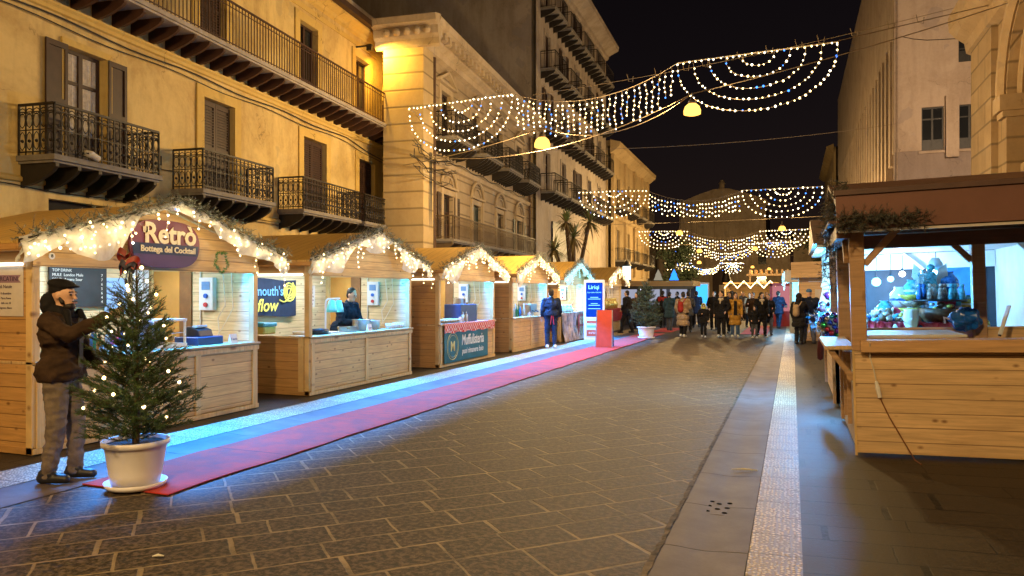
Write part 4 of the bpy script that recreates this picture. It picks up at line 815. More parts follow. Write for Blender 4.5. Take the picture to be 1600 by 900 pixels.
o_ = thing('oven_box', 'dark blue steel oven on the counter of the teal banner stall', 'oven', (-7.6, 16.6, ZC+.006)); mb = MB(); mb.box(-.22, .22, -.5, .45, 0, .42); mb.out('case', M('dark_case', (.04, .06, .14), .4), o_, bevel=.01); mb = MB(); mb.box(-.2, .22, .46, .49, .02, .4); mb.out('door', steel, o_); mb = MB(); mb.lathe([(.15, .42), (.15, .56), (.001, .56)], (0, -.1, 0), 14); mb.tube([(0, .05, .5), (0, .2, .58)], .015, 5); mb.out('pan', steel, o_)
for k in range(2): p_ = tag(empty('sauce_bottle', (-7.35, 16.15+.2*k, ZC+.006)), 'white sauce squeeze bottle standing before the dark oven', 'bottle', 'sauce bottles'); mb = MB(); mb.lathe([(.04, 0), (.042, .16), (.015, .19), (.006, .25), (.001, .25)], (0, 0, 0), 12); mb.out('body', M('cream_bottle', (.6, .55, .4), .4, amt=.05), p_, True); mb = MB(); mb.lathe([(.018, .18), (.016, .2)], (0, 0, 0), 10); mb.out('cap', M('red_cap', (.5, .05, .03), .4, amt=0), p_)
p_ = thing('bread_tray', 'long tray of filled round loaves on the checked cloth', 'tray', (-7.4, 15.35, ZC+.006)); mb = MB(); mb.box(-.17, .17, -.5, .5, 0, .02); mb.out('tray', steel, p_)
for k in range(14): mb = MB(); mb.lathe([(.001, 0), (.065, .01), (.07, .04), (.05, .075), (.001, .085)], (-.08+.15*(k % 2), -.43+.065*k, .02), 10); mb.out('loaf', M('bread', (.5, .36, .2), .7, scale=20), p_, True)
# --- fourth and fifth stalls: bottles, posters
for k in range(9):
    x, y = -7.5-.1*(k % 2), 19.6+.16*k; h = .28+.05*(k % 3); r = .04; mb = MB(); mb.lathe([(r, 0), (r, h*.6), (r*.4, h*.75), (r*.35, h)], (0, 0, 0), 8); b_ = mb.out('bottle', btm[(0, 2, 1)[k % 3]], None, True); b_.location = (x, y, ZC); tag(b_, 'dark bottle in the row on the counter of the fourth stall', 'bottle', 'bottles on the fourth stall')
p_ = thing('coffee_machine', 'small steel coffee machine on the counter of the fourth stall', 'coffee machine', (-7.6, 21.5, ZC)); mb = MB(); mb.box(-.2, .2, -.3, .3, .1, .36); mb.box(-.2, .1, -.28, .28, 0, .1); mb.out('body', steel, p_, bevel=.015); mb = MB(); [mb.tube([(.2, a, .16), (.3, a, .12)], .02, 6) for a in (-.15, .15)]; mb.out('handle', black_p, p_)
c_ = thing('plastic_cloth', 'clear plastic sheet with printed posters over the front of the cyan lit stall', 'cover', (-7.22, 23.7, 0)); mb = MB(); n = 30; vs = [(.03+.02*math.sin(k*1.7)+(.1 if z < .1 else 0), .1+3*k/n, z) for k in range(n+1) for z in (.02, .5, .99)]
mb.add(vs, [(k*3+q, k*3+q+1, k*3+q+4, k*3+q+3) for k in range(n) for q in range(2)]); mb.out('sheet', M('brown_white_print', (.42, .34, .33), .4, scale=3.5, amt=.9, bump=.1), c_, fix=False)
mb = MB(); mb.box(.08, .09, 1.9, 2.9, .12, .9); mb.out('poster', M('red_poster', (.4, .05, .05), .5, scale=4, amt=.5), c_)
for z in (.2, .55): mb = MB(); mb.box(.092, .1, 2.05, 2.75, z, z+.26); mb.out('photo_print', M('print_cream', (.5, .4, .25), .5, scale=9, amt=.9), c_)
h_ = thing('hanging_ham', 'red cured meat hanging at the left of the cyan lit stall opening', 'food', (-7.55, 24.15, 1.3)); mb = MB(); mb.lathe([(.001, 0), (.1, .08), (.13, .25), (.07, .45), (.02, .58)], (0, 0, 0), 12); mb.out('meat', M('cured_meat', (.4, .06, .05), .5), h_, True); mb = MB(); mb.tube([(0, 0, .57), (0, 0, .7)], .006, 4); mb.out('string', cable_w, h_)
for k in range(7): p_ = thing('bagged_goods', 'pale plastic bag of sweets in the heap on the cyan lit stall', 'bag', (-7.55-.1*(k % 2), 24.6+.22*k, ZC), 0, 'bags of sweets'); mb = MB(); mb.lathe([(.001, 0), (.13, .02), (.14, .12), (.06, .2), (.09, .26)], (0, 0, 0), 9, 0, 1, .8); mb.out('bag', M('cellophane', (.45, .6, .65), .2, scale=15, amt=.4), p_, True); mb = MB(); mb.lathe([(.065, .19), (.065, .21)], (0, 0, 0), 9, 0, 1, .8); mb.out('ribbon', btm[0], p_)
# --- totem screen, red board, sixth stall goods
t_ = thing('info_totem', 'tall white digital totem with a lit blue screen beside the red carpet', 'display totem', (-6.55, 25.6, 0), rad(12))
mb = MB(); mb.box(-.37, .37, -.07, .07, .0, 2.13); mb.out('body', white_p, t_, bevel=.015); scr = MB(); scr.box(-.29, .29, -.082, -.072, .82, 2.03); so_ = scr.out('screen', EM('screen_blue', (.004, .04, .42), .75, True), t_)
lt = EM('screen_text', (.25, .75, 1), .8); text('Liriqi', .19, lt, so_, (-.02, -.084, 1.86), FY, bold=.003, depth=.001); text('Disponibile ONLINE', .06, lt, so_, (0, -.084, 1.68), FY, depth=.001)
for k, (a, b) in enumerate(((.14, 1.5), (.22, 1.44), (.12, 1.28), (.2, 1.22), (.22, 1.1))): mb = MB(); mb.box(-a, a, -.086, -.0825, b, b+.018); mb.out('text_line', lt, so_)
mb = MB(); mb.box(-.29, .29, -.08, -.072, .1, .78); pn = mb.out('info_panel', M('panel_white', (.5, .58, .62), .4, amt=.05), t_); mb = MB(); mb.box(-.27, .1, -.086, -.0805, .14, .36); mb.out('logo_patch', red_l, pn); text('INFO', .1, wp_, pn, (-.08, -.088, .25), FY, depth=.001)
mb = MB(); mb.box(-.26, .2, -.085, -.0805, .44, .52); mb.out('text_line', sky_pr, pn); mb = MB(); mb.box(-.26, .24, -.085, -.0805, .6, .68); mb.out('text_line', red_l, pn)
lamp('AREA', (0, -.12, 1.4), (.05, .25, 1), 5, t_, .5, 1.1, (rad(90), 0, 0))
t_ = thing('sandwich_board', 'red folding board standing on the red carpet in front of the totem', 'board', (-5.35, 22.2, .024), rad(6)); red_b = M('red_board', (.42, .045, .03), .5, amt=.15)
for s in (-1, 1): mb = MB(); mb.prism([(-.25, 0), (.25, 0), (.23, 1.12), (-.23, 1.12)], lambda a, b, d, s=s: (a, s*(.24-.19*b/1.12)+d, b), -.012, .012); mb.out('panel', red_b if s < 0 else M('photo_board', (.1, .12, .3), .5, scale=6, amt=.8), t_)
for s in (-1, 1): mb = MB(); mb.bar((s*.25, -.24, 0), (s*.23, -.05, 1.12), .03, .03); mb.out('leg', M('grey_edge', (.2, .18, .2), .5), t_)
c_ = thing('red_tablecloth', 'dark red cloth hanging over the counter of the stall behind the totem', 'tablecloth', (-7.2, 30.0, 0)); mb = MB(); mb.box(-.4, .06, .1, 3.1, ZC+.002, ZC+.015); mb.box(.03, .06, .1, 3.1, .45, ZC+.002); mb.out('cloth', M('crimson_cloth', (.28, .02, .03), .9, scale=8, amt=.4), c_)
for k in range(7): p_ = thing('gift_basket', 'golden wrapped gift in the row on the red cloth counter', 'gift', (-7.4, 30.5+.35*k, ZC+.016), 0, 'wrapped gifts'); mb = MB(); mb.lathe([(.12, 0), (.15, .2), (.1, .3), (.04, .36), (.1, .44)], (0, 0, 0), 9); mb.out('wrap', M('gold_wrap', (.55, .45, .12), .3, .3, scale=20, amt=.5), p_, True); mb = MB(); mb.lathe([(.05, .35), (.05, .37)], (0, 0, 0), 8); mb.out('bow', red_l, p_)

for i, (x, y, z, lb) in enumerate(((-7.28, 11.9, ZC, 'white price card on the counter of the cooking stall'), (-7.3, 15.95, ZC+.006, 'white price card beside the sauce bottles'), (-7.3, 20.9, ZC, 'white price card on the counter of the fourth stall'), (-7.3, 8.35, ZC, 'white price card at the right end of the nearest counter'))):
    p_ = thing('price_card', lb, 'card', (x, y, z)); mb = MB(); mb.prism([(0, 0), (-.06, 0), (-.03, .13)], lambda a, b, d: (a, d, b), -.07, .07); mb.out('card', M('card_white', (.7, .68, .62), .6, amt=.05, bump=0), p_); text('5 euro', .045, inkd, p_, (-.008, 0, .06), FX, depth=.0008)
p_ = thing('menu_sheet', 'paper menu pinned to the back wall of the cooking stall', 'poster', (-9.22, 12.75, 1.6)); mb = MB(); mb.box(0, .005, -.15, .15, -.22, .22); mb.out('sheet', pale, p_)
for k in range(5): text(('Menù', 'Panino', 'Polpette', 'Arancine', 'Zuppa')[k], .06, inkd, p_, (.007, 0, .15-.075*k), FX, depth=.0008)
for k in range(12): x = -7.36-.09*(k % 2); mb = MB(); mb.lathe([(.03, 0), (.042, .1), (.04, .1), (.028, .006), (.001, .006)], (0, 0, 0), 10); b_ = mb.out('paper_cup', white_p, None, True); b_.location = (x, 12.75+.045*k, ZC); tag(b_, 'white paper cup in the rows right of the cooking pots', 'cup', 'paper cups on the cooking stall')
# ------------------------------------------------------------------ right side stalls
TI = rad(-1.6)
def stand(name, label, loc, tilt=TI):
    t = thing(name, label, 'market stall', loc); t.rotation_euler = (0, tilt, 0); return t
r1 = stand('market_stall', 'near empty wooden stall with reddish roof board and open counter', (.62, 8.28, .03))
W, D = 3.3, 2.2
hp = wood('stall_planks', (.72, .50, .28), 2, .145)
mb = MB(); mb.box(0, W, 0, .03, .04, 1.04); mb.out('front_panel', hp, r1, bevel=.004)
mb = MB(); mb.box(-.02, 0, -.005, .035, 0, 1.06); mb.box(0, W, -.004, .03, .03, .039); mb.out('corner_trim', pine_y, r1)
mb = MB(); mb.box(.005, .035, .03, D, .04, 1.0); mb.out('side_panel', wood('side_planks', (.55, .44, .32), 1, .3, knots=0), r1)
mb = MB(); mb.bar((-.01, .75, 1.0), (-.01, .72, .2), .05, .02); mb.bar((-.012, 1.0, .98), (-.012, 1.02, .25), .08, .02); mb.out('brace', rafter, r1)
mb = MB(); mb.box(W-.03, W, .03, D, .04, 1.0); mb.box(.04, W-.04, D-.03, D, .04, 1.19); mb.out('rear_panel', hp, r1)
mb = MB(); mb.box(.05, W, -.13, .22, 1.05, 1.17); mb.out('counter_ledge', wood('ledge_wood', (.58, .36, .18), 2, .3), r1, bevel=.004)
mb = MB(); mb.box(-.27, .02, .12, 1.85, 1.06, 1.1); mb.out('side_shelf', counterwood, r1, bevel=.004); 
for yy in (.2, 1.7): mb = MB(); mb.bar((-.22, yy, 1.05), (0, yy, .75), .05, .05); mb.out('shelf_bracket', rafter, r1)
mb = MB(); mb.box(.14, 1.05, .26, 1.3, 1.175, 1.2); mb.out('inner_shelf', M('pale_board', (.5, .5, .48), .5, amt=.15), r1)
for x, y, h in ((-.02, 0, 2.3), (-.03, D-.12, 2.35), (1.47, D-.12, 2.35), (W-.13, 0, 2.3), (W-.13, D-.12, 2.35)): mb = MB(); mb.box(x, x+.14, y+.0, y+.13, 1.06 if y < .1 else .04, h); mb.out('post', rafter, r1, bevel=.005)
for p, q in (((.12, .06, 1.93), (.42, .06, 2.27)), ((W-.14, .06, 1.93), (W-.46, .06, 2.27)), ((1.47, D-.06, 2.0), (1.2, D-.06, 2.3)), ((-.03, .12, 1.98), (-.03, .4, 2.27))): mb = MB(); mb.bar(p, q, .07, .07); mb.out('brace', rafter, r1)
mb = MB(); mb.box(-.1, W+.2, D-.13, D+.0, 2.19, 2.36); mb.box(-.14, -.01, -.1, D, 2.2, 2.32); mb.box(W, W+.12, -.1, D, 2.2, 2.32); mb.out('beam', darkwood, r1)
mb = MB(); mb.box(-.12, W+.15, .01, .12, 2.27, 2.4); mb.out('front_beam', rafter, r1)
mb = MB(); mb.box(-.15, W+.4, -.36, -.33, 2.27, 2.6); mb.out('roof_fascia', M('terracotta_board', (.135, .06, .048), .65, scale=2, amt=.18), r1)
mb = MB(); mb.box(-.17, W+.42, -.39, -.32, 2.601, 2.65); mb.out('roof_edge', M('brown_edge', (.07, .035, .03), .6), r1)
mb = MB(); mb.prism([(-.325, 2.5), (1.1, 2.86), (1.1, 2.9), (-.325, 2.56)], lambda a, b, d: (d, a, b), -.15, W+.4); mb.prism([(D+.33, 2.3), (1.1, 2.86), (1.1, 2.9), (D+.33, 2.36)], lambda a, b, d: (d, a, b), -.15, W+.4); mb.out('roof', darkwood, r1)
mb = MB(); mb.box(-.14, W+.39, -.32, 0.01, 2.262, 2.3); mb.box(-.2, W+.2, .125, D-.135, 2.37, 2.4); mb.out('soffit', M('soffit_brown', (.08, .04, .036), .7), r1)
mb = MB(); mb.box(-.13, W+.38, -.332, -.318, 2.236, 2.262); mb.out('soffit_trim', M('grey_trim', (.45, .42, .4), .5), r1)
g = thing('fir_garland', 'dark fir garland along the front edge of the near empty stall roof', 'garland', (.62, 8.28, .03), 0); g.rotation_euler = (0, TI, 0); mb = MB()
fd = M('dim_fir', (.05, .06, .055), .7, scale=20, amt=.5, bump=0); fd2 = M('dim_fir_tips', (.11, .11, .115), .7, amt=.4, bump=0)
for k in range(260): sprig(mb, (-.12+.72*R.random()**1.2, -.38+R.uniform(-.05, .03), 2.33+R.uniform(-.06, .05)), (R.uniform(-1, 1), R.uniform(-1, .1), R.uniform(-.7, 1)), R.uniform(.06, .14), .006, .035, .003, 0, True, 0, 1, 1)
mb.out('foliage', [fd, fd2, bark], g, fix=False)
g = thing('fir_garland', 'dark fir garland hanging down the street side corner of the near empty stall', 'garland', (.62, 8.28, .03), 0); mb = MB()
for k in range(480): t = R.random(); sprig(mb, (-.13-.06*math.sin(t*3.1)+R.uniform(-.06, .06), -.2+t*2.6, 2.72-.12*t-1.0*t*R.random()+R.uniform(-.05, .05)), (R.uniform(-1, .4), R.uniform(-1, 1), R.uniform(-1, .6)), R.uniform(.07, .16), .006, .035, .003, 0, True, .03, 1, 1)
mb.out('foliage', [fd, fd2, bark], g, fix=False)
c_ = thing('extension_cord', 'thin cord with white inline plug hanging on the front of the near empty stall', 'cord', (.62, 8.28, .03)); mb = MB(); mb.tube([(.1, -.15, 1.15), (.11, -.05, 1.0), (.15, -.035, .85), (.17, -.035, .74)], .007, 5); mb.out('cable', cable_w, c_)
mb = MB(); mb.tube([(.165, -.045, .76), (.18, -.045, .69), (.2, -.045, .6)], [.014, .024, .018], 8); mb.out('plug', white_p, c_); mb = MB(); mb.tube([(.2, -.04, .6), (.28, -.04, .42), (.4, -.05, .2), (.5, -.12, .015), (.53, -.3, .012)], .006, 5); mb.out('cord', M('brown_cord', (.18, .07, .03), .5, amt=0, bump=0), c_)
b_ = thing('blue_bag', 'crumpled blue plastic bag tied on the rear rail of the near empty stall', 'bag', (1.93, 10.2, 1.36)); mb = MB(); nn = 14; vs = []; fs = []
for i in range(nn+1):
    for j in range(18):
        a = math.pi*i/nn; b = 2*math.pi*j/18; r_ = .15*(1+.13*math.sin(3*b+4*a)+.08*math.sin(7*b-3*a)); vs.append((1.1*r_*math.sin(a)*math.cos(b), r_*math.sin(a)*math.sin(b), .85*r_*math.cos(a)))
mb.add(vs, [(i*18+j, i*18+(j+1) % 18, (i+1)*18+(j+1) % 18, (i+1)*18+j) for i in range(nn) for j in range(18)]); mb.out('bag', M('blue_film', (.012, .13, .6), .3, scale=12, amt=.3, bump=.3, bscale=18), b_); mb = MB(); mb.tube([(-.16, 0, 0), (-.22, 0, .02), (-.2, .05, -.05)], .012, 5); mb.out('knot', M('white_film', (.6, .6, .6), .4, amt=0), b_)
b_ = thing('white_stick', 'white strip light leaning on the counter beside the blue bag', 'strip light', (2.22, 9.9, 1.2)); mb = MB(); mb.bar((0, 0, 0), (.1, .05, .33), .05, .015); mb.out('strip', M('pale_strip', (.7, .75, .8), .4, amt=0), b_); mb = MB(); mb.bar((-.006, 0, -.02), (0, 0, 0), .052, .02); mb.out('end_cap', black_p, b_)
# goods stall behind it
r2 = stand('market_stall', 'goods stall behind the empty one, bright with cold lamps and full of ceramics', (.6, 11.7, .03)); W, D = 2.7, 2.9
wb = M('white_boards', (.62, .6, .56), .6, scale=3, amt=.12)
mb = MB(); mb.box(0, W, 0, .03, .04, 1.06); mb.box(0, .03, .03, D, .04, .95); mb.out('panel', hp, r2)
mb = MB(); mb.box(-.1, W, 0, .5, 1.06, 1.1); mb.out('counter', counterwood, r2); mb = MB(); mb.box(-.15, .4, .505, D, .97, 1.0); mb.out('side_shelf', counterwood, r2); mb = MB(); mb.box(.41, W-.055, .505, D-.13, .8, .83); mb.out('inner_shelf', counterwood, r2)
mb = MB(); mb.box(W-.05, W-.02, .0, D, .04, 2.3); mb.out('side_wall', wb, r2); mb = MB(); mb.box(0, W-.06, D-.12, D-.08, 2.02, 2.29); mb.out('valance', wb, r2); mb = MB(); mb.box(.5, W, D-.03, D, .04, 2.3); mb.out('back_wall', M('dark_tarp', (.02, .025, .035), .7), r2); mb = MB(); mb.box(1.65, 2.5, D-.06, D-.032, .9, 2.2); mb.out('blue_sheet', M('blue_tarp', (.02, .14, .4), .6, scale=5, amt=.3), r2)
for x, y in ((-.04, 0), (-.04, D-.1), (W-.1, 0)): mb = MB(); mb.box(x, x+.1, y, y+.1, .04, 2.3); mb.out('post', rafter, r2)
mb = MB(); mb.box(-.2, W+.2, -.2, D+.2, 2.3, 2.34); mb.out('ceiling', wb, r2); mb = MB(); mb.prism([(-.25, 2.35), (D+.25, 2.35), (D/2, 2.85)], lambda a, b, d: (d, a, b), -.25, W+.25); mb.out('roof', darkwood, r2)
for p, q in (((W-.1, .05, 1.95), (W-.4, .05, 2.28)), ((.1, .05, 2.0), (.35, .05, 2.28)), ((1.25, D-.2, 2.28), (1.55, D-.2, 2.0))): mb = MB(); mb.bar(p, q, .06, .06); mb.out('brace', wb, r2)
for i, (x, y, z, lit) in enumerate(((.8, 11.85, 1.8, 3), (1.27, 13.3, 1.85, 3), (1.5, 13.5, 1.9, 3), (1.72, 13.9, 1.99, 1), (2.05, 12.9, 2.06, 3))):
    l_ = thing('hanging_bulb', ('cold white bare bulb hanging by the street post between the two near right stalls', 'large cold bulb, second from the street in the goods stall', 'cold bulb in the middle of the goods stall', 'warm white bulb deep in the goods stall', 'cold bulb with white shade hanging over the goods on the right')[i], 'bulb', (x-.12 if i == 0 else x, y, z))
    mb = MB(); mb.ball((0, 0, 0), .07 if i == 1 else .05, 10); mb.out('bulb', EM('bulb_day_big', (.2, .75, 1), 3.2) if lit == 3 else EM('bulb_soft', (1, .9, .8), 5), l_, True); mb = MB(); mb.lathe([(.018, .03), (.018, .09), (.006, .1), (.006, 2.3-z)], (0, 0, 0), 6); mb.out('socket', black_p, l_)
    if i == 4: mb = MB(); mb.lathe([(.05, .1), (.1, .02), (.12, -.1)], (0, .02, .05), 12); mb.out('shade', M('white_shade', (.6, .65, .7), .4, amt=0), l_, True)
    lamp('POINT', (0, 0, -.07), (.13, .52, 1) if lit == 3 else (1, .85, .7), (95 if i == 0 else 52) if lit == 3 else 16, l_, .04)
# goods on the counter
def gtag(name, lab, x, y, z): return tag(empty(name, (x, y, z)), lab[0], lab[1], lab[2] if len(lab) > 2 else None)
red_f = M('red_foil', (.45, .03, .07), .35, scale=12, amt=.4, bump=.2, bscale=15)
for x, l, lb in ((1.3, .52, 'left red foil covered step among the goods'), (2.05, .8, 'right red foil covered step below the dark basket of goods')): g = thing('red_foil_step', lb, 'display step', (x, 12.15, 1.13)); mb = MB(); n = 14; vs = [(-l/2+l*k/n, -.12+.02*math.sin(k*2.2)*q, z+.015*math.sin(k*1.7)) for k in range(n+1) for q, z in ((1, 0), (1, .11), (-8, .13))]; mb.add(vs, [(k*3+q, k*3+3+q, k*3+4+q, k*3+1+q) for k in range(n) for q in (0, 1)]); mb.out('foil', red_f, g, fix=False); mb = MB(); mb.box(-l/2+.01, l/2-.01, -.09, .1, .0, .09); mb.out('block', black_p, g)
cols0 = M('tinsel_aqua', (.12, .5, .65), .25, .3, amt=.3, bump=0); cer = [M('glaze_white', (.6, .62, .6), .15, amt=.1, bump=0), M('glaze_blue', (.03, .15, .45), .15, scale=18, amt=.8, bump=0), M('glaze_yellow', (.55, .42, .08), .2, scale=18, amt=.6, bump=0), M('glaze_aqua', (.1, .4, .5), .2, scale=16, amt=.7, bump=0), M('choc_brown', (.10, .045, .02), .5, scale=18, amt=.6), M('glaze_floral', (.4, .3, .25), .2, scale=22, amt=.9, bump=0)]
for k in range(4): g = gtag('ceramic_bowl', ('scalloped bowl in the stack of bowls left of the dark basket', 'bowl', 'stacked bowls'), 1.68, 12.55, 1.25+.1*k); mb = MB(); mb.lathe([(.06, 0), (.15, .05), (.19, .1), (.18, .1), (.14, .055), (.001, .02)], (0, 0, 0), 18); mb.out('bowl', cer[(k*3+5) % 6], g, True); mb = MB(); mb.lathe([(.07, -.012), (.06, .004)], (0, 0, 0), 14); mb.out('foot', cer[0], g)
g = thing('basket', 'large dark round basket of sweets on the right red step', 'basket', (2.02, 12.3, 1.25)); mb = MB(); mb.lathe([(.2, 0), (.27, .08), (.29, .2), (.27, .2), (.25, .1), (.001, .06)], (0, 0, 0), 24); mb.out('wicker', cer[4], g, True)
for k in range(26): a = R.uniform(0, 6.28); r_ = R.uniform(0, .25); mb = MB(); mb.ball((r_*math.cos(a), r_*math.sin(a), R.uniform(.14, .26)), R.uniform(.035, .06), 8, 0, .7); mb.out('sweet', cer[R.choice((4, 4, 5, 2, 0))], g, True)
g = thing('tray_table', 'dark flat tray carrying figurines above the basket of sweets', 'tray', (2.02, 12.4, 1.55)); mb = MB(); mb.lathe([(.001, 0), (.36, 0), (.37, .025), (.35, .012), (.001, .012)], (0, 0, 0), 20); mb.out('tray', black_p, g, True); mb = MB(); mb.tube([(0, .1, -.3), (0, .1, 0)], .02, 6); mb.out('stem', steel, g)
for k in range(9): g = gtag('figurine', ('small ceramic figurine in the crowd on the dark tray', 'figurine', 'figurines on the tray'), 1.75+.068*k, 12.32+.12*(k % 2), 1.58); mb = MB(); mb.lathe([(.05, 0), (.04, .1), (.025, .16), (.001, .18)], (0, 0, 0), 8); mb.ball((0, 0, .2), .034, 8); mb.out('body', cer[R.choice((0, 1, 5, 3))], g, True)
for k in range(3): g = gtag('ceramic_jar', ('blue and white ceramic jar in the stack right of the dark basket', 'jar', 'ceramic jars'), 2.42, 12.35, 1.14+.15*k); mb = MB(); mb.lathe([(.1, 0), (.13, .05), (.13, .1), (.1, .14), (.001, .14)], (0, 0, 0), 16); mb.out('jar', cer[1 if k < 2 else 2], g, True); mb = MB(); mb.lathe([(.131, .06), (.131, .085)], (0, 0, 0), 16); mb.out('stripe', cer[0], g)
g = thing('angel_statue', 'tall pale winged figure rising behind the goods', 'statue', (1.95, 12.7, 1.57)); mb = MB(); mb.lathe([(.15, 0), (.11, .15), (.08, .3), (.09, .38), (.03, .43)], (0, 0, 0), 14); mb.ball((0, 0, .48), .06, 10); mb.out('figure', cer[3], g, True)
for s in (-1, 1): mb = MB(); mb.prism([(s*.04, .2), (s*.1, .45), (s*.22, .55), (s*.24, .35), (s*.14, .16)], lambda a, b, d: (a, d, b), .05, .075); mb.out('wing', cer[0], g)
g = thing('carved_head', 'pale ceramic head vase at the front of the goods counter', 'vase', (1.6, 12.02, 1.13)); mb = MB(); mb.lathe([(.09, 0), (.07, .04), (.1, .12), (.11, .2), (.09, .28), (.1, .31), (.08, .31)], (0, 0, 0), 16, 0, 1, .9); mb.out('head', cer[0], g, True); mb = MB(); mb.ball((0, -.1, .17), .02, 6); mb.out('nose', cer[0], g)
for k in range(64):
    x, y = R.uniform(.85, 1.75), R.uniform(12.0, 12.7); z = 1.13+(.0 if k < 18 else R.uniform(.06, .22)); g = gtag('trinket', ('small ceramic trinket in the jumble on the left of the goods counter', 'trinket', 'trinkets on the goods counter'), x, y, z); mb = MB(); s_ = R.uniform(.03, .065)
    mb.lathe([(s_*.7, 0), (s_, s_*.7), (s_*.6, s_*1.5), (s_*.4, s_*1.8), (.001, s_*2)] if k % 3 else [(s_, 0), (s_*1.1, s_*1.3), (.001, s_*1.4)], (0, 0, 0), 10); mb.out('body', cer[R.randrange(6)], g, True)
for k in range(7): g = gtag('bottle', ('white capped bottle in the group at the left of the goods stall', 'bottle', 'capped bottles'), 1.22+.075*(k % 4), 12.75+.1*(k//4), 1.13); mb = MB(); mb.lathe([(.032, 0), (.032, .2), (.014, .24), (.014, .27)], (0, 0, 0), 10); mb.out('glass', cer[5], g, True); mb = MB(); mb.ball((0, 0, .29), .022, 8); mb.out('cap', cer[0], g)
for k, (x, y, z, r_, m_, lb) in enumerate(((2.42, 12.75, 1.35, .14, 3, 'aqua bowl high at the right rear of the goods'), (2.2, 12.85, 1.66, .16, 1, 'blue patterned vase behind the winged figure'), (1.72, 12.8, 1.6, .13, 3, 'aqua vase left of the winged figure'), (1.56, 12.9, 1.45, .15, 0, 'white round vase behind the stacked bowls'), (1.35, 12.95, 1.3, .12, 3, 'aqua jar behind the capped bottles'), (2.5, 12.1, 1.13, .1, 2, 'yellow jar at the right end of the goods counter'))):
    g = thing('ceramic_vase', lb, 'vase', (x, y, z)); mb = MB(); mb.lathe([(r_*.5, 0), (r_, r_*.7), (r_*.9, r_*1.4), (r_*.45, r_*1.9), (r_*.6, r_*2.1), (r_*.5, r_*2.1)], (0, 0, 0), 16); mb.out('body', cer[m_], g, True); mb = MB(); mb.lathe([(r_*1.005, r_*.68), (r_*.99, r_*.95)], (0, 0, 0), 16); mb.out('stripe', cer[0 if m_ else 1], g)
    if z > 1.2: mb = MB(); mb.box(-.1, .1, -.1, .1, 1.13-z, -.002); mb.out('riser', red_f, g)
g = thing('tinsel_curtain', 'cascade of aqua and white tinsel beside the dark basket of sweets', 'decoration', (1.8, 12.6, 1.13)); mb = MB()
for k in range(150): sprig(mb, (R.uniform(-.09, .09)*(1.3-k/150), R.uniform(-.06, .06), .85*k/150), (R.uniform(-1, 1), R.uniform(-1, 0), R.uniform(-1, .4)), .09, .008, .05, .006, R.choice((0, 1)), False)
mb.out('tinsel', [cols0, cer[0]], g, fix=False); mb = MB(); mb.tube([(0, .03, 0), (0, .03, .9)], .012, 5); mb.out('stem', steel, g)
g = thing('plate', 'round aqua plate standing upright between bottles and bowls', 'plate', (1.52, 12.6, 1.25)); mb = MB(); mb.prism([(.12*math.cos(k*.39), .12*math.sin(k*.39)) for k in range(16)], lambda a, b, d: (a, d-b*.2, b), 0, .015); mb.out('disc', cer[3], g); mb = MB(); mb.prism([(.07*math.cos(k*.39), .07*math.sin(k*.39)) for k in range(16)], lambda a, b, d: (a, d-b*.2, b), -.004, -.001); mb.out('rim', cer[0], g)
# glowing decorations on the street side of the goods stall
g = thing('light_tree', 'white lit cone tree on the street side of the goods stall', 'decoration', (.52, 12.7, 1.05)); mb = MB(); ic_w = EM('ice_tree', (.4, .8, 1), .9)
mb.lathe([(.12, .45), (.07, .7), (.1, .72), (.05, .9), (.07, .92), (.001, 1.15)], (0, 0, 0), 10); mb.out('cone', ic_w, g); mb = MB(); mb.lathe([(.15, 0), (.13, .44)], (0, 0, 0), 10); mb.out('base', M('tinsel_blue', (.15, .4, .55), .2, .4, scale=30, amt=.9, bump=.5), g)
lamp('POINT', (-.2, 0, .6), (.05, .40, 1), 190, g, .05)
g = thing('bauble_ball', 'large ball of iridescent coloured baubles on the street side shelf', 'decoration', (.5, 11.1, 1.22)); cols = [M('bauble_%s' % n_, c, .1, .8, amt=.1, bump=0) for n_, c in (('blue', (.03, .1, .8)), ('aqua', (.05, .5, .7)), ('silver', (.6, .6, .65)), ('red', (.6, .05, .08)), ('green', (.03, .4, .15)), ('violet', (.25, .05, .5)))]
for k in range(46):
    z = 1-2*(k+.5)/46; a = k*2.4; r_ = math.sqrt(1-z*z); mb = MB(); mb.ball((.15*r_*math.cos(a), .15*r_*math.sin(a), .15*z), R.uniform(.035, .05), 8); mb.out('bauble', cols[R.choice((0, 0, 1, 1, 2, 3, 4, 5))], g, True)
mb = MB(); mb.ball((0, 0, 0), .13, 10); mb.out('core', M('foil_core', (.3, .4, .5), .3, .5), g)
g = thing('flower_bunch', 'bunch of dark red and violet foil flowers above the bauble ball', 'decoration', (.52, 12.2, 1.52))
for k in range(14): mb = MB(); mb.ball((R.uniform(-.12, .12), R.uniform(-.1, .1), R.uniform(-.14, .14)), R.uniform(.04, .07), 8, 0, .8); mb.out('flower', cols[R.choice((3, 5, 2))] if k % 2 else M('plum', (.08, .015, .03), .6), g, True)
g = thing('tinsel_heap', 'heap of sparkling silver and aqua tinsel on the street side shelf', 'decoration', (.45, 12.2, 1.05)); mb = MB()
for k in range(120): sprig(mb, (R.uniform(-.18, .18), R.uniform(-.6, .6), R.uniform(0, .3)), (R.uniform(-1, 1), R.uniform(-1, 1), R.uniform(0, 1)), .1, .008, .05, .004, R.choice((0, 1)), False)
mb.out('tinsel', [cols[1], cols[2]], g, fix=False); mb = MB(); mb.lathe([(.001, 0), (.1, 0), (.12, .12)], (0, 0, 0), 9); mb.out('bowl', cer[0], g)
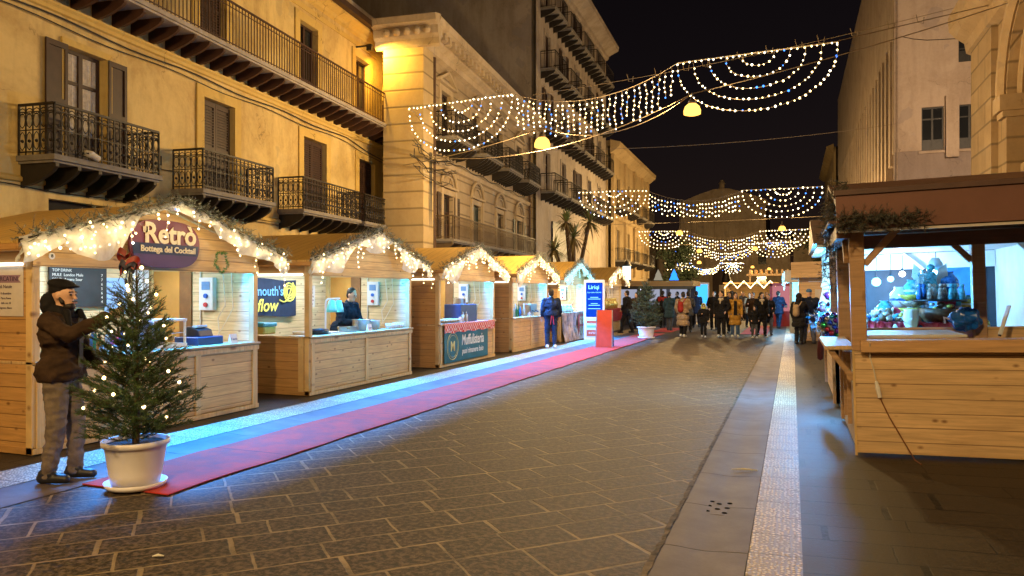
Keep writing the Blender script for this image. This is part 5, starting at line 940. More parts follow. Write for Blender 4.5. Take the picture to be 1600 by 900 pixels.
g = thing('red_bag', 'dark red bag hanging beneath the street side shelf', 'bag', (.36, 11.0, .75)); g.scale = (.6, .6, .75); mb = MB(); mb.lathe([(.001, 0), (.09, .03), (.11, .2), (.07, .36), (.05, .4)], (0, 0, 0), 12, 0, .7, 1); mb.out('bag', M('wine_cloth', (.07, .008, .012), .8, amt=.3), g, True); mb = MB(); mb.tube([(0, -.04, .38), (0, 0, .5), (0, .04, .38)], .008, 5); mb.out('strap', black_p, g)
# plank hut, lit stall, red kiosk further along
r3 = stand('wooden_hut', 'closed plank hut with a paper notice on its near wall, behind the couple', (.25, 27.2, .03), rad(-1)); r3['category'] = 'hut'; mb = MB(); W = 3; mb.box(0, W, 0, .04, 0, 2.2); mb.box(0, .04, .04, 3, 0, 1); mb.box(W-.04, W, .04, 3, 0, 2.2); mb.box(0, W, 2.96, 3, 0, 2.2); mb.box(0, .04, .04, 3, 1.9, 2.2); mb.out('wall', hp, r3)
mb = MB(); mb.prism([(-.3, 2.15), (3.3, 2.15), (3.3, 2.2), (1.5, 2.75), (-.3, 2.2)], lambda a, b, d: (d, a, b), -.25, W+.25); mb.out('roof', hp, r3); mb = MB(); mb.box(.5, 1.15, -.02, -.002, 1.25, 1.75); mb.out('notice', pale, r3); mb = MB(); mb.box(.3, 1.6, -.03, -.002, 2.0, 2.03); mb.out('tube_lamp', white_p, r3)
r4 = stand('market_stall', 'small stall full of cyan white light beyond the plank hut', (-.1, 33, .0), 0); mb = MB(); mb.box(0, 2.6, 0, .04, 0, 1); mb.box(0, .04, .04, 3, 0, 1.0); mb.box(2.5, 2.6, 0, 3, 0, 2.2); mb.box(0, 2.6, 3, 3.05, 0, 2.2); mb.out('wall', M('pale_panel', (.55, .56, .55), .5), r4); mb = MB(); mb.prism([(-.25, 2.1), (3.25, 2.1), (1.5, 2.65)], lambda a, b, d: (d, a, b), -.2, 2.8); mb.out('roof', wb, r4)
for x, y in ((0, 0), (0, 2.9)): mb = MB(); mb.box(x, x+.1, y, y+.1, 1, 2.15); mb.out('post', wb, r4)
for i in range(26): mb = MB(); z = R.uniform(1.02, 1.95); mb.ball((R.uniform(.2, 2), R.uniform(.3, 2.7), z), R.uniform(.06, .13), 8); mb.out('goods', cer[R.choice((0, 1, 3, 3))], r4, True)
lamp('POINT', (.9, 1.2, 1.9), (.2, .65, 1), 130, r4, .06); lamp('POINT', (-.3, 1.5, 2.0), (.15, .6, 1), 130, r4, .06)
L = thing('fairy_lights', 'cyan fairy lights on the gable of the bright stall beyond the plank hut', 'fairy lights', (-.1, 33, 0)); pts = [(-.25+R.uniform(-.05, .05), -.3+3.6*k/69, 2.1+.55*(1-abs(k/69*2-1))-R.uniform(0, .35), 3) for k in range(70)]; mb = MB(); mb.tube([(-.25, -.3, 2.1), (-.25, 1.5, 2.65), (-.25, 3.3, 2.1)], .006, 4); mb.out('wire', cable_w, L); bulbs(L, pts, .022)
r5 = thing('red_kiosk', 'small red framed kiosk with lit pink window in front of the bright far stall', 'kiosk', (-1.05, 39, 0)); red_k = M('red_paint', (.28, .02, .03), .5); mb = MB(); [mb.box(x, x+.12, 0, .12, 0, 2.1) for x in (0, .95)]; mb.box(0, 1.07, 0, .12, 2.0, 2.15); mb.box(0, 1.07, 0, .9, 0, .75); mb.out('frame', red_k, r5); mb = MB(); mb.box(.12, .95, .6, .7, .75, 2); mb.out('lit_panel', EM('pink_panel', (1, .35, .4), .2), r5); lamp('POINT', (.5, .35, 1.8), (1, .4, .45), 6, r5)
for k in range(10): mb = MB(); mb.ball((R.uniform(.2, .9), .4, R.uniform(.8, 1.3)), .09, 8); mb.out('toy', cols[R.randrange(6)] if k % 2 else cer[0], r5, True)
# flat roofed bar on the left beyond the stalls, small lit trees on it
k1 = thing('bar_kiosk', 'long dark bar kiosk with flat wooden roof edge behind the strolling people', 'kiosk', (-9.0, 38, 0)); mb = MB(); mb.box(0, 4.2, 0, .06, 0, .95); mb.out('counter', M('dark_counter', (.06, .05, .05), .5), k1); mb = MB(); mb.box(0, 4.2, 2.4, 2.5, 0, 2); mb.out('back_wall', M('dark_counter', (.06, .05, .05), .5), k1); mb = MB(); mb.box(-.3, 4.4, -.4, 2.8, 2.0, 2.26); mb.out('roof', wood('bar_roof', (.4, .23, .08), 2, .3), k1); mb = MB(); mb.box(-.3, 4.4, -.3, -.24, 1.85, 2.0); mb.out('valance', black_p, k1)
for x in (0, 1.6, 2.7, 4.1): mb = MB(); mb.box(x, x+.12, -.05, .07, 0, 2); mb.out('post', black_p, k1)
for x in (.15, 1.75, 2.85): mb = MB(); mb.box(x, x+.9, 2.34, 2.39, 1.0, 1.85); mb.out('lit_shelf', EM('dim_panel', (.6, .62, .8), .22), k1)
lamp('POINT', (2.1, 1.2, 1.9), (.7, .75, 1), 16, k1)
for x, c_, lb in ((2.55, 'tree_white', 'pale lit cone tree on the bar roof'), (3.35, 'tree_blue', 'blue lit cone tree on the bar roof')):
    g = thing('light_cone_tree', lb, 'decoration', (-9+x, 38.4, 2.262)); m_ = EM(c_, (.02, .2, 1) if c_ == 'tree_blue' else (.8, .7, .5), 1 if c_ == 'tree_blue' else .16); mb = MB(); mb.lathe([(.24, .05), (.13, .3), (.16, .3), (.001, .62)], (0, 0, 0), 8); mb.out('cone', m_, g); mb = MB(); mb.lathe([(.05, 0), (.05, .06)], (0, 0, 0), 6); mb.out('stem', black_p, g)
g = thing('lit_column', 'glowing white and blue advertising column behind the bar kiosk', 'column', (-9.9, 47, 0)); mb = MB(); mb.lathe([(.3, 0), (.3, 2.5)], (0, 0, 0), 14); mb.out('base', iron, g); mb = MB(); mb.lathe([(.26, 2.5), (.26, 3.35)], (0, 0, 0), 14); mb.out('light_drum', EM('column_light', (.6, .9, 1), .9), g); mb = MB(); mb.lathe([(.32, 3.35), (.2, 3.6), (.001, 3.75)], (0, 0, 0), 14); mb.out('cap', iron, g); lamp('POINT', (.9, -.5, 3.2), (.8, .95, 1), 30, g)
g = thing('far_totem', 'blue and pink lit screen totem between the walking people', 'display totem', (-4.9, 44, 0), rad(8)); mb = MB(); mb.box(-.42, .42, -.08, .08, 0, 2.25); mb.out('body', white_p, g); mb = MB(); mb.box(-.34, .34, -.09, -.082, .9, 2.15); mb.out('screen', EM('screen_azure', (.05, .4, 1), .7), g)
g = thing('yellow_light_stall', 'far stall with zigzag yellow lit gables in the street centre', 'market stall', (-4.6, 56, 0)); mb = MB(); mb.box(0, 3.6, 0, .1, 0, 1); mb.out('counter', pine, g); mb = MB(); mb.box(0, 3.6, 2, 2.1, 0, 2.2); mb.out('back_wall', pine, g); mb = MB(); mb.box(-.1, 3.7, -.2, 2.2, 2.3, 2.4); mb.out('roof', pine, g)
for x in (0, 3.5): mb = MB(); mb.box(x, x+.1, 0, .1, 1, 2.3); mb.out('post', pine, g)
L = thing('fairy_lights', 'yellow zigzag fairy lights on the far stall in the street centre', 'fairy lights', (-4.6, 55.8, 0)); pts = []; zz = [(.9*k*.5, 2.0+(.5 if k % 2 else 0)) for k in range(9)]
for (a, b), (c, d) in zip(zz[:-1], zz[1:]): pts += [(a+(c-a)*q/8, 0, b+(d-b)*q/8, 0) for q in range(8)]
mb = MB(); mb.tube([(a, 0, b) for a, b in zz], .01, 4); mb.out('wire', cable_w, L); bulbs(L, pts, .04); lamp('POINT', (1.8, .8, 1.7), (1, .85, .4), 4, g)
g = thing('pergola', 'brown timber pergola stall right of the yellow lit stall', 'stall', (-3.2, 62, 0)); mb = MB(); mb.box(0, 4, 0, .1, 0, 1.1); mb.out('counter', hp, g); mb = MB(); mb.box(-.2, 4.2, -.2, 3, 3, 3.15); [mb.box(k*.4, k*.4+.12, -.3, 3, 3.15, 3.5) for k in range(11)]; mb.out('roof', hp, g)
for x in (0, 3.9): mb = MB(); mb.box(x, x+.12, 0, .12, 0, 3); mb.out('post', hp, g)
# ------------------------------------------------------------------ hanging street lamps
LAMPS = [(-6.5, 19.6, 5.85), (-2.42, 19.6, 6.42), (-7.0, 50, 5.65), (-.6, 50, 5.75), (-7.3, 64, 5.2), (-2.85, 64, 5.3), (-8.7, 76, 4.7), (-4.77, 100, 4.97), (-2.75, 100, 4.7), (-6.2, -2.2, 6.4), (-1.4, -2.2, 6.5)]
LBL = ('left amber bell lamp under the nearest light garland', 'right amber bell lamp under the nearest light garland', 'left amber lamp of the second row over the street', 'right amber lamp of the second row over the street', 'left amber lamp below the third light garland', 'right amber lamp below the third light garland', 'left amber lamp by the farthest light garland', 'middle amber lamp beyond the farthest light garland', 'rightmost small amber lamp beyond the farthest light garland', 'left amber street lamp hung behind the viewer', 'right amber street lamp hung behind the viewer')
gl = EM('lamp_amber', (1, .46, .08), 1.25)
lm = None
for i, (x, y, z) in enumerate(LAMPS):
    l_ = thing('street_lamp', LBL[i], 'street lamp', (x, y, z), 0, 'amber lamps hung over the street')
    if lm is None:
        a = MB(); a.lathe([(.001, -.16), (.12, -.16), (.215, -.13), (.22, -.04), (.18, .07), (.1, .14), (.04, .16)], (0, 0, 0), 20); lm = a.mesh('globe', gl); lm.polygons.foreach_set('use_smooth', [True]*len(lm.polygons))
        a = MB(); a.lathe([(.11, .12), (.1, .2), (.05, .26), (.02, .3), (.02, .42)], (0, 0, 0), 12); lc = a.mesh('cap', M('lamp_cap', (.1, .07, .05), .5))
    for nm, me in (('globe', lm), ('cap', lc)): o = bpy.data.objects.new(nm, me); COL.objects.link(o); o.parent = l_
    k = 1. if y < 45 else .8
    lamp('POINT', (0, 0, -.34), AMBER, LP_STREET*k*((.5 if x < -4 else 1.7) if y < 0 else (1.0 if y > 90 else (2.2 if y == 50 else 1.5 if y > 45 else 1))), l_, .16, name='lamp_light')
wire_m = M('span_wire', (.22, .17, .12), .5, amt=0, bump=0)
def span(name, label, pts, r=.012): mb = MB(); mb.tube(pts, r, 5); return tag(mb.out(name, wire_m), label, 'cable')
def sag(p, q, s, n=14): return [tuple(Vector(p).lerp(Vector(q), k/n)-Vector((0, 0, s*4*(k/n)*(1-k/n)))) for k in range(n+1)]
span('span_cable', 'cable carrying the two nearest amber lamps across the street', sag((-11.2, 20.2, 5.6), (-6.5, 19.6, 6.25), .1)+sag((-6.5, 19.6, 6.25), (-2.42, 19.6, 6.82), .55)[1:]+sag((-2.42, 19.6, 6.82), (5.0, 21, 8.7), .1)[1:], .014)
span('span_cable', 'second slack cable looping from the left palace to the right near lamp', sag((-11.2, 20.6, 6.0), (-2.42, 19.7, 6.85), .7), .01)
for k, (y, z0, z1, xa, xb) in enumerate(((50, 6.3, 6.4, -12.4, 5), (64, 5.7, 5.8, -12.6, 5), (76, 5.15, 5.2, -13, 5), (-2.2, 6.85, 6.95, -13, 5.05))): span('span_cable', ('cable carrying the second row of amber lamps', 'cable carrying the third row of amber lamps', 'cable carrying the farthest row of amber lamps', 'cable carrying the lamps behind the viewer')[k], sag((xa, y, z0+.05), (xb, y, z1+.1), .08), .014)
span('bare_wire', 'bare wire with dead bulbs crossing the dark sky between the garlands', sag((-12.2, 34, 8.6), (5, 44, 10.6), .35), .012)
# ------------------------------------------------------------------ light garlands over the street
def swag(label, y, x0, x1, x2, x3, zl, zm0, zm1, zr, r, nd, step, drop, near=False):
    g = thing('light_garland', label, 'light garland', (0, y, 0), 0, 'light garlands over the street'); pts = []; wb_ = MB()
    def bp(p): pts.append((p[0]+R.uniform(-.02, .02), p[1]+R.uniform(-.02, .02), p[2]+R.uniform(-.02, .02), 2 if R.random() < bl else (1 if R.random() < .5 else 0)))
    bl = .07
    for (a, za, b, zb) in ((x0, zl, x1, zm0), (x2, zm1, x3, zr)):
        mb = MB(); mb.tube([(a, 0, za), (b, 0, zb)], .022, 6); mb.out('bar', M('garland_bar', (.3, .26, .2), .5, amt=0, bump=0), g)
        n = 26 if near else 18
        for k in range(n): t = k/(n-1); bp((a+(b-a)*t, 0, za+(zb-za)*t-.03))
        for ring in range(5):
            wd = (b-a)*(1-ring*.2)/2; c = (a+b)/2+(.02*ring); dp = drop*(1-ring*.2); m = max(8, int(wd*2.4/step)); pl = []
            for k in range(m+1):
                an = math.pi*k/m; p = (c-wd*math.cos(an), 0, (za+zb)/2+(zb-za)*(-wd*math.cos(an))/(b-a)-dp*max(0., math.sin(an))**.85-.05); pl.append(p)
                if 0 < k < m or ring == 0: bp(p)
            wb_.tube(pl, .006, 3)
    bl = .13; mid = []
    for k in range(nd+1):
        t = k/nd; x = x1+(x2-x1)*t; zt = zm0+(zm1-zm0)*t-.62*4*t*(1-t)*.9; mid.append((x, 0, zt))
        if 0 < k < nd:
            ln = drop*R.uniform(.5, .72); m = max(3, int(ln/step)); pl = [(x, 0, zt)]
            for q in range(1, m+1): p = (x+R.uniform(-.03, .03), 0, zt-ln*q/m); pl.append(p); bp(p)
            wb_.tube(pl, .006, 3)
    wb_.tube(mid, .012, 4); wb_.out('wire', wire_m, g); bulbs(g, pts, r); return g
swag('nearest and largest light garland with two half rosettes and hanging strings', 20.4, -11.1, -7.7, -2.9, 1.08, 7.4, 7.52, 7.9, 8.0, .026, 28, .125, 1.45, True)
swag('second light garland high over the middle of the street', 40, -11.1, -7.36, -2.41, 1.4, 7.28, 7.2, 6.95, 6.95, .036, 30, .2, 1.4)
swag('third light garland hanging by the second row of amber lamps', 60, -11.6, -7.8, -2.3, 1.3, 6.65, 6.55, 6.4, 6.45, .042, 28, .24, 1.35)
swag('fourth light garland just below the third, smaller in view', 72, -10.5, -7.9, -3.3, .3, 6.1, 6.05, 6.2, 6.3, .047, 26, .26, 1.3)
swag('farthest and lowest light garland before the church', 85, -13.5, -10.6, -7.5, -5.0, 5.02, 4.98, 4.94, 4.9, .06, 20, .32, 1.1)
span('garland_cable', 'straight cable from the nearest garland to the right building', [(1.08, 20.4, 8.02), (5.0, 22.5, 9.2)], .012); span('garland_cable', 'short cable from the nearest garland to the left palace', [(-11.1, 20.4, 7.4), (-11.4, 22, 7.3)], .012)
# dead decorations wired above the nearest garland
mb = MB(); mb.tube(sag((-9, 26, 9.0), (4.8, 26, 10.4), .2), .01, 4)
for k in range(11): x = -5.5+.9*k+R.uniform(-.2, .2); z = 9.05+.1*(x+9); mb.tube([(x, 26, z), (x+.05, 26, z-.25), (x+.2, 26, z-.3), (x+.22, 26, z-.1)], .012, 4)
tag(mb.out('unlit_garland', wire_m), 'unlit wire garland above the nearest lit garland', 'light garland')
# ------------------------------------------------------------------ trees
def fir(name, label, loc, H, rb, n, seed, needles=1., up=.5, bare=.0, mats=None, ns=1.):
    global R; keep = R; R = random.Random(seed)
    t = thing(name, label, 'christmas tree', loc)
    mb = MB(); mb.tube([(0, 0, 0), (.01, 0, H*.5), (0, .01, H)], [.03*H/1.5, .018*H/1.5, .004], 7); mb.out('trunk', bark, t)
    cr = MB(); tips = []
    for k in range(n):
        s = (k+R.random())/n; z = .06+s**1.15*(H*.9); a = k*2.4+R.uniform(-.3, .3); h = z/H
        L = rb*(1.15-h*1.0)*R.uniform(.75, 1.12)*(1 if h > .12 else .85)+.05; el = up+h*.55+R.uniform(-.15, .2)
        d = Vector((math.cos(a)*math.cos(el), math.sin(a)*math.cos(el), math.sin(el))); p = Vector((0, 0, z))
        dens = needles*(1.0 if h < .55 else (1-bare*(h-.55)/.45))
        sprig(cr, p+d*L*.1, d, L*.9, ns*.0065/max(.2, dens), .042*ns**.6, .0036*ns, 0, True, 0, .8, 1)
        if h < .8 or bare == 0:
            for q in range(int(5*dens)+1):
                f_ = R.uniform(.25, .95); sd_ = d.cross(Vector((0, 0, 1))).normalized()*R.choice((-1, 1)); dd = (d*.8+sd_*R.uniform(.4, .9)+Vector((0, 0, R.uniform(-.25, .35)))).normalized()
                l2 = L*(1.05-f_)*R.uniform(.4, .8)+.05; sprig(cr, p+d*L*f_, dd, l2, ns*.0065/max(.3, dens), .04*ns**.6, .0036*ns, 0, True, 0, .8, 1)
        tips.append(p+d*L)
    sprig(cr, (0, 0, H*.86), (0, 0, 1), H*.17, .006, .03, .0026, 0)
    cr.out('crown', mats or [fir_m, fir_l, bark], t, fix=False); R = keep; return t, tips
ft, tips = fir('fir_tree', 'near potted fir tree with small warm lights beside the man', (-5.27, 4.82, .33), 1.56, .53, 185, 5, 1.1, .3, .85)
L = thing('fairy_lights', 'sparse warm fairy lights wound round the near potted fir', 'fairy lights', (-5.27, 4.82, .33)); pts = []; pl = []
for k in range(34): z = .2+k/34*1.3; a = k*1.9; r_ = .47*(1.12-z/1.56)*R.uniform(.7, 1.08); p = (r_*math.cos(a), r_*math.sin(a), z+.1); pl.append(p); pts.append((*p, 0))
mb = MB(); mb.tube(pl, .0022, 3); mb.out('wire', M('green_wire', (.02, .05, .02), .6, amt=0, bump=0), L); bulbs(L, pts, .0145)
for k in (6, 17, 27): lamp('POINT', pl[k], WARM, .25, L, .02)
def pot(label, loc, r, h, soil=True):
    p = thing('flower_pot', label, 'pot', loc); pm = M('pot_plastic', (.78, .76, .82), .42, scale=3, amt=.06, bump=.03)
    mb = MB(); mb.lathe([(r*.72, .02), (r*.8, h*.3), (r*.9, h*.76), (r*.91, h*.77), (r*.92, h*.87), (r*1.02, h*.89), (r*1.03, h), (r*.95, h), (r*.93, h*.9), (.001, h*.9)], (0, 0, 0), 40); mb.out('body', pm, p, True)
    mb = MB(); mb.lathe([(.001, 0), (r*.88, 0), (r*.96, .045), (r*.92, .045), (r*.85, .014), (.001, .014)], (0, 0, 0), 40); mb.out('saucer', pm, p, True)
    mb = MB(); mb.lathe([(.001, h*.92), (r*.94, h*.915)], (0, 0, 0), 24); mb.out('soil', M('soil', (.03, .018, .012), .95, scale=30), p); return p
pot('large white plastic pot with saucer holding the near fir', (-5.27, 4.82, .022), .262, .4)
bw = thing('ribbon_bow', 'red and navy ribbon bow on the top of the near fir', 'bow', (-5.33, 4.8, 1.92)); bw.scale = (.68, .68, .72); rdm = M('red_ribbon', (.22, .014, .01), .45, scale=8, amt=.5); nvm = M('navy_ribbon', (.03, .03, .07), .6, scale=20, amt=.5)
def ribbon(m_, pts, wd, nm):
    mb = MB(); vs = []
    for i, p in enumerate(pts): vs += [(p[0], p[1], p[2]-wd/2), (p[0]+.012, p[1]+.02, p[2]+wd/2)]
    mb.add(vs, [(2*i, 2*i+2, 2*i+3, 2*i+1) for i in range(len(pts)-1)]); mb.out(nm, m_, bw, True, fix=False)
cF = (.935, .354)
def lp(u, z, d=0): return (u*cF[0]-d*.354, u*cF[1]+d*.935, z)
for s, m_, dz, q in ((-1, rdm, .12, .1), (1, rdm, .02, .11), (-1, nvm, -.02, .08), (1, nvm, -.03, .07)): ribbon(m_, [lp(s*q*math.sin(a)*1.3, dz+.05*math.sin(2*a), -.04-.05*math.cos(a)) for a in [k*math.pi/8 for k in range(9)]], .07, 'loop')
for m_, a, b in ((rdm, (-.04, .1), (-.09, -.12)), (nvm, (-.03, -.04), (-.12, -.2)), (nvm, (.02, -.04), (.03, -.22)), (nvm, (-.01, -.05), (-.02, -.24)), (rdm, (.02, .06), (.08, -.04))): ribbon(m_, [lp(a[0]+(b[0]-a[0])*t+.01*math.sin(t*7), a[1]+(b[1]-a[1])*t, -.05) for t in (0, .25, .5, .75, 1)], .05, 'tail')
fir('fir_tree', 'far bushy fir in a white pot at the end of the red carpet', (-4.95, 26.9, .36), 1.75, .66, 110, 9, 1., .25, .1, [M('blue_fir', (.05, .09, .07), .6, scale=20, amt=.5, bump=0), frost_m, bark], 3.2); pot('far white plastic pot holding the bushy fir', (-4.95, 26.9, .024), .32, .42)
y_ = thing('yucca_tree', 'tall yucca with spiky leaf heads rising behind the stalls', 'tree', (-9.7, 34, 0)); ym = M('yucca_leaf', (.17, .21, .07), .5, scale=8, amt=.5, bump=0); yd = M('yucca_dry', (.22, .16, .06), .6, scale=8, amt=.4, bump=0)
for q, (dx, dy, hz, rr) in enumerate(((0, 0, 4.3, 1.15), (-.75, -.7, 3.7, .95), (.5, 1.0, 5.1, 1.1), (-.2, -.6, 5.0, .9))):
    mb = MB(); mb.tube([(0, 0, 0), (dx*.3, dy*.3, hz*.5), (dx, dy, hz)], [.16, .11, .08], 7); mb.out('trunk', bark, y_); mb = MB()
    for k in range(90):
        a = R.uniform(0, 6.28); el = R.uniform(-1.2, 1.45); d = Vector((math.cos(a)*math.cos(el), math.sin(a)*math.cos(el), math.sin(el))); s = d.cross(Vector((0, 0, 1)))
        if s.length < .1: s = Vector((1, 0, 0))
        s.normalize(); p = Vector((dx, dy, hz)); l = rr*R.uniform(.6, 1); m = p+d*l*.5; e = p+d*l-Vector((0, 0, .18*l)); mb.add([p-s*.02, p+s*.02, m+s*.035, m-s*.035, e], [(0, 1, 2, 3), (3, 2, 4)], 1 if el < -.4 or R.random() < .2 else 0)
    mb.out('leaf_head', [ym, yd], y_, fix=False)
def dark_tree(label, loc, H, r, n, seed):
    t = thing('dark_tree', label, 'tree', loc); rr = random.Random(seed); mb = MB(); mb.tube([(0, 0, 0), (.1, 0, H*.4), (0, .1, H*.8)], [.2, .13, .04], 7); mb.out('trunk', bark, t); mb = MB(); cl = [(rr.gauss(0, r*.45), rr.gauss(0, r*.45), H*rr.uniform(.4, 1)) for _ in range(14)]
    for k in range(n):
        c = rr.choice(cl); p = Vector((c[0]+rr.gauss(0, r*.22), c[1]+rr.gauss(0, r*.22), c[2]+rr.gauss(0, r*.2))); d = Vector((rr.gauss(0, 1), rr.gauss(0, 1), rr.gauss(0, .7))).normalized()*.22; s = d.orthogonal().normalized()*.07; mb.add([p-s, p+d, p+s, p-d], [(0, 1, 2, 3)])
    mb.out('crown', M('night_leaf', (.03, .045, .025), .6, scale=3, amt=.5, bump=0), t, fix=False)
dark_tree('dark leafy tree on the right pavement beyond the plank hut', (3.2, 58, 0), 6.5, 1.6, 2600, 3); dark_tree('dark leafy tree farther along the right pavement', (2.6, 76, 0), 7, 2, 2000, 4); dark_tree('dark tree beside the corner house beyond the bar kiosk', (-10.2, 70, 0), 6, 1.6, 2000, 5)
g = thing('statue', 'dark statue on a plinth in front of the church door', 'statue', (-7.6, 95, 0)); mb = MB(); mb.box(-1.2, 1.2, -1.2, 1.2, 0, .5); mb.box(-.8, .8, -.8, .8, .5, 2.6); mb.out('plinth', chm, g); mb = MB(); mb.lathe([(.5, 2.6), (.55, 3.2), (.35, 4.0), (.45, 4.5), (.15, 4.75), (.22, 5.0), (.001, 5.25)], (0, 0, 0), 12); mb.out('figure', iron, g, True)
# ------------------------------------------------------------------ people
def rc(mb, p, q, r0, r1, n=10, sx=1, sy=1):
    """round cone"""
    p = Vector(p); q = Vector(q); d = q-p; L = d.length
    if L < 1e-5: mb.ball(p, r0, n); return
    d /= L; x = d.orthogonal().normalized(); y = d.cross(x); prof = [(r0*math.cos(a), -r0*math.sin(a)) for a in (1.55, 1.1, .6, .2)]+[(r0, 0), (r1, L)]+[(r1*math.cos(a), L+r1*math.sin(a)) for a in (.2, .6, 1.1, 1.55)]
    vs = [p+d*h+(x*math.cos(2*math.pi*k/n)+y*math.sin(2*math.pi*k/n))*r for r, h in prof for k in range(n)]
    N = len(prof); mb.add(vs, [(i*n+k, i*n+(k+1) % n, (i+1)*n+(k+1) % n, (i+1)*n+k) for i in range(N-1) for k in range(n)]+[tuple(range(n))[::-1], tuple(range((N-1)*n, N*n))])
def ell(mb, c, rx, ry, rz, rot=None, n=14):
    k = 9; vs = []
    for i in range(k+1):
        a = math.pi*i/k
        for j in range(n):
            v = Vector((rx*math.sin(a)*math.cos(2*math.pi*j/n), ry*math.sin(a)*math.sin(2*math.pi*j/n), -rz*math.cos(a)))
            if rot: v = rot @ v
            vs.append(Vector(c)+v)
    mb.add(vs, [(i*n+j, i*n+(j+1) % n, (i+1)*n+(j+1) % n, (i+1)*n+j) for i in range(k) for j in range(n)])
def remesh(mb, name, mat, parent, vox, sm=3, wrinkle=0, cut=None):
    me = mb.mesh(name, mat); bm = bmesh.new(); bm.from_mesh(me); bmesh.ops.remove_doubles(bm, verts=bm.verts, dist=1e-5); bmesh.ops.recalc_face_normals(bm, faces=bm.faces); bm.to_mesh(me); bm.free()
    o = bpy.data.objects.new('tmp', me); m = o.modifiers.new('r', 'REMESH'); m.mode = 'VOXEL'; m.voxel_size = vox
    s = o.modifiers.new('s', 'SMOOTH'); s.iterations = sm; s.factor = .5
    new = bake(o)
    if cut is not None:
        for v in new.vertices:
            if v.co.z < cut: v.co.z = cut+.15*(v.co.z-cut)
    if wrinkle:
        from mathutils import noise
        nn = [v.normal.copy() for v in new.vertices]
        for v, nv in zip(new.vertices, nn):
            c = v.co; w1 = noise.noise(Vector((c.x*7+c.z*5, c.y*7, c.z*12-c.x*6))); v.co = c+nv*((1-abs(w1)*2.2)*wrinkle*.8+noise.noise(Vector((c.x*26, c.y*26, c.z*30)))*wrinkle*.35-wrinkle*.3)
    new.polygons.foreach_set('use_smooth', [True]*len(new.polygons)); new.materials.clear(); new.materials.append(mat)
    o = bpy.data.objects.new(name, new); COL.objects.link(o); o.parent = parent; return o
skin = M('skin', (.60, .36, .25), .5, scale=8, amt=.12, bump=.02)
hair_d = M('dark_hair', (.018, .012, .01), .6, scale=40, amt=.5); shoe_b = M('black_shoe', (.015, .015, .018), .45, amt=.2); shoe_w = M('white_shoe', (.6, .6, .62), .5, amt=.1)
